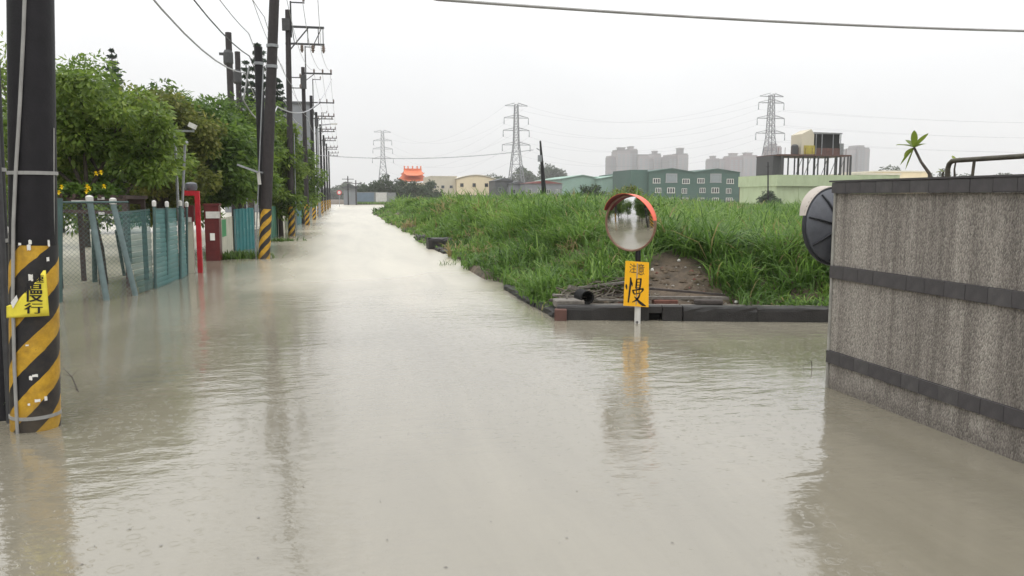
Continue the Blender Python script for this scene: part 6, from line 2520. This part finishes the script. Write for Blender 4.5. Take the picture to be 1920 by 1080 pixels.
tA_ = pylon(1447, 178, 380, 'large lattice pylon right of the green factory', (.985, .925, .78, .64), 11, 6.5, .24)
tB_ = pylon(968, 196, 452, 'lattice pylon above the cream sheds, middle one', (.985, .86, .73, .58), 10, 6.5, .24)
tC_ = pylon(717, 246, 640, 'faintest lattice pylon above the far trees on the left', (.985, .86, .74, .6), 10, 6.5, .24)
lvl = ('earth', 'upper', 'middle', 'lower')
for k in range(8):
    nm_ = lvl[k // 2] + ' transmission line on the ' + ('left' if k % 2 == 0 else 'right') + ' arm tips '
    cable('transmission_line', [(tA_[k], tB_[k], 11)], .024, 'pylon_steel', 'faint ' + nm_ + 'between the right and middle pylons', 'lines from right to middle pylon', 24)
    cable('transmission_line', [(tB_[k], tC_[k], 14)], .024, 'pylon_steel', 'faint ' + nm_ + 'between the middle and left pylons', 'lines from middle to left pylon', 24)
    if k >= 2:
        e = tA_[k] + Vector((420, -60, 12))
        cable('transmission_line', [(tA_[k], e, 11)], .024, 'pylon_steel', 'faint ' + nm_ + 'running right from the large pylon', 'lines running right from the large pylon', 24)

# ------------------------------------------------------------------ apartment towers in the haze
def tower(blocks, Y, label, mats):
    u_mid = sum((b_[0] + b_[1]) / 2 for b_ in blocks) / len(blocks)
    c = at(u_mid, 360, Y)
    t_ = thing('apartment_tower', (c.x, Y, GFAR), label, 'tower block', 'apartment towers on the skyline')
    for k, (u0, u1, vt, dy, cap) in enumerate(blocks):
        a, b_ = at(u0, vt, Y), at(u1, vt, Y)
        w_ = b_.x - a.x
        xm = (a.x + b_.x) / 2
        MB().box((xm, Y + 12 + dy, a.z / 2), (w_ - .1, 24, a.z)).build('wall', mats[k % len(mats)], t_)
        nb_ = max(2, int(w_ / 6))
        for j in range(nb_):           # window bays run the height of the block, floor slabs between them
            x = a.x + w_ * (j + .5) / nb_
            m = MB()
            nf = 18
            for q in range(nf):
                z = a.z * (.12 + .84 * q / nf)
                m.box((x, Y + dy - .05, z), (w_ / nb_ * .5, .5, a.z * .84 / nf * .6))
            m.build('window_bay', 'glass_pale', t_)
        MB().box((xm, Y + 12 + dy, a.z + 1), (w_ * .9, 22, 2)).build('roof_slab', mats[(k + 1) % len(mats)], t_)
        if cap:
            MB().box((xm, Y + 12 + dy, a.z + 2 + cap / 2), (w_ * .45, 10, cap)).build('lift_house', mats[(k + 1) % len(mats)], t_)
            MB().box((xm, Y + 12 + dy, a.z + 2 + cap + .6), (w_ * .55, 11, 1.2)).build('roof_cap', mats[k % len(mats)], t_)


tower([(1148, 1158, 294, 6, 0), (1157, 1182, 283, 0, 2.5), (1181, 1198, 281, 4, 2.5), (1196, 1216, 292, -2, 0)], 1080, 'wide pair of grey apartment towers, leftmost on the skyline', ['tower_grey', 'tower_pale'])
tower([(1217, 1228, 298, 4, 0), (1226, 1240, 290, 0, 3), (1239, 1252, 297, 3, 0)], 1120, 'stepped grey tower second from the left on the skyline', ['tower_grey', 'tower_pale'])
tower([(1256, 1272, 292, 4, 0), (1271, 1291, 290, 0, 7)], 1090, 'grey tower with a raised lift house above the factory', ['tower_grey', 'tower_pale'])
tower([(1338, 1352, 299, 4, 3), (1351, 1372, 300, 0, 0)], 1150, 'low grey tower left of the pinkish pair', ['tower_grey', 'tower_pale'])
tower([(1371, 1396, 294, 4, 3), (1395, 1422, 293, 0, 3)], 1130, 'pinkish pair of towers left of the large pylon', ['tower_pink', 'tower_pale'])
tower([(1448, 1466, 276, 0, 2)], 1000, 'thin tower behind the scaffold deck', ['tower_pink', 'tower_pale'])
tower([(1598, 1610, 281, 4, 0), (1609, 1622, 275, 0, 0), (1621, 1634, 279, 3, 0)], 1000, 'pale tower right of the scaffold deck', ['tower_pale', 'tower_grey'])

# ------------------------------------------------------------------ far wooded skyline: one soft mass
r_ = np.random.default_rng(201)
cs, rs = [], []
for (u0, u1, vt, Y, n_) in ((930, 985, 322, 480, 110), (985, 1075, 312, 480, 220), (650, 760, 358, 420, 60), (600, 680, 345, 520, 70), (1070, 1200, 335, 520, 70), (1390, 1460, 350, 420, 40), (1650, 1740, 318, 420, 50), (1740, 1935, 322, 420, 120)):
    for _ in range(n_):
        u = r_.uniform(u0, u1)
        p = at(u, vt, Y)
        hh = p.z * (0.78 + .22 * math.sin(u * .11) + .12 * math.sin(u * .31 + 1))
        cs.append((p.x, Y + r_.uniform(0, 25), max(1, hh * r_.uniform(.15, .95))))
        rs.append(3.0 * r_.uniform(.7, 1.3))
Vv, tr, rv = clump_leaves(np.array(cs), np.array(rs), 100, 1.6, 1.0, r_, .3)
tag(np_mesh('distant_wood', Vv, None, 'leaf_far', None, rv, tr), 'hazy line of far woods along the skyline', 'wood', kind='stuff')

# ------------------------------------------------------------------ what the mirror looks at: the street behind and left of the camera
for k, (X, Y, sc_, lab) in enumerate(((-11.5, 1.8, 1.35, 'dark tree reflected in the mirror, left of the side street'), (-12.5, 12.6, 1.35, 'dark tree reflected in the mirror, right of the side street'), (-9, -8, 1.3, 'dark tree reflected in the mirror, behind the camera'),
                                      (-18, 2.0, 1.5, 'dark tree reflected in the mirror, deep on the left of the side street'), (-19, 13, 1.5, 'dark tree reflected in the mirror, deep on the right of the side street'), (-30, 7.5, 1.1, 'dark tree reflected in the mirror at the end of the side street'), (-9.5, 4.6, 1.0, 'dark tree reflected in the mirror, nearest on the left'), (-15, 9.6, 1.1, 'dark tree reflected in the mirror, nearest on the right'), (-24, 5.2, 1.2, 'dark tree reflected in the mirror, in the far middle'))):
    tree('street_tree', (X, Y, 0), 5 * sc_, [(0, 0, 3.4 * sc_, 1.9, 1.5), (1.3, .4, 2.9 * sc_, 1.5, 1.2), (-1.3, -.3, 3.0 * sc_, 1.5, 1.3), (0, .3, 4.3 * sc_, 1.3, .9), (.2, 0, 1.9, 1.7, 1.0)],
         lab, 'leaf_deep', .34, .14, 80, 70, .65, seed=220 + k, group='trees seen only in the mirror')
for k, (X, Y) in enumerate(((-6.5, 4.2), (-9.5, 10.6))):
    t_ = thing('utility_pole', (X, Y, 0), ['striped pole seen only in the mirror, nearer one', 'striped pole seen only in the mirror, farther one'][k], 'utility pole', 'poles seen only in the mirror')
    pole_shaft(t_, X, Y, 9.5, .17, .13, 'pole_brown', 1.34)
    MB().beam((X - .9, Y, 9), (X + .9, Y, 9), .08, .1).build('cross_arm', 'steel_dark', t_)
for yc, lab in ((-6, 'tan house front seen only in the mirror, left of the side street'), (19, 'tan house front seen only in the mirror, right of the side street')):
    t_ = thing('street_house', (-22, yc, 0), lab, 'house')
    MB().box((-24, yc, 2.6), (5, 12, 5.6)).build('wall', 'cream_wall', t_)
    MB().box((-24, yc, 5.55), (5.6, 12.6, .3)).build('roof', 'roof_dark', t_)
    for k in range(2):
        f_ = MB().box((-21.46, yc - 3 + k * 6, 1.8), (.1, 2.2, 1.7)).build('window', 'steel_grey', t_)
        MB().box((-21.39, yc - 3 + k * 6, 1.8), (.04, 2.0, 1.5)).build('pane', 'glass_dark', f_)

# ------------------------------------------------------------------ rain haze
hm = bpy.data.materials.new('haze')
hm.use_nodes = True
ht = hm.node_tree
ht.nodes.clear()
ho = ht.nodes.new('ShaderNodeOutputMaterial')
hv = ht.nodes.new('ShaderNodeVolumePrincipled')
hv.inputs['Color'].default_value = (0.985, 0.987, 0.99, 1)
hv.inputs['Density'].default_value = 0.00034
ht.links.new(hv.outputs[0], ho.inputs['Volume'])
MATS['haze'] = hm
m = MB()
m.box((250, 450, 59), (1900, 1500, 122))
hz = m.build('haze', 'haze')
tag(hz, 'pale rain haze filling the air over the whole place', kind='stuff')
hz.display_type = 'WIRE'
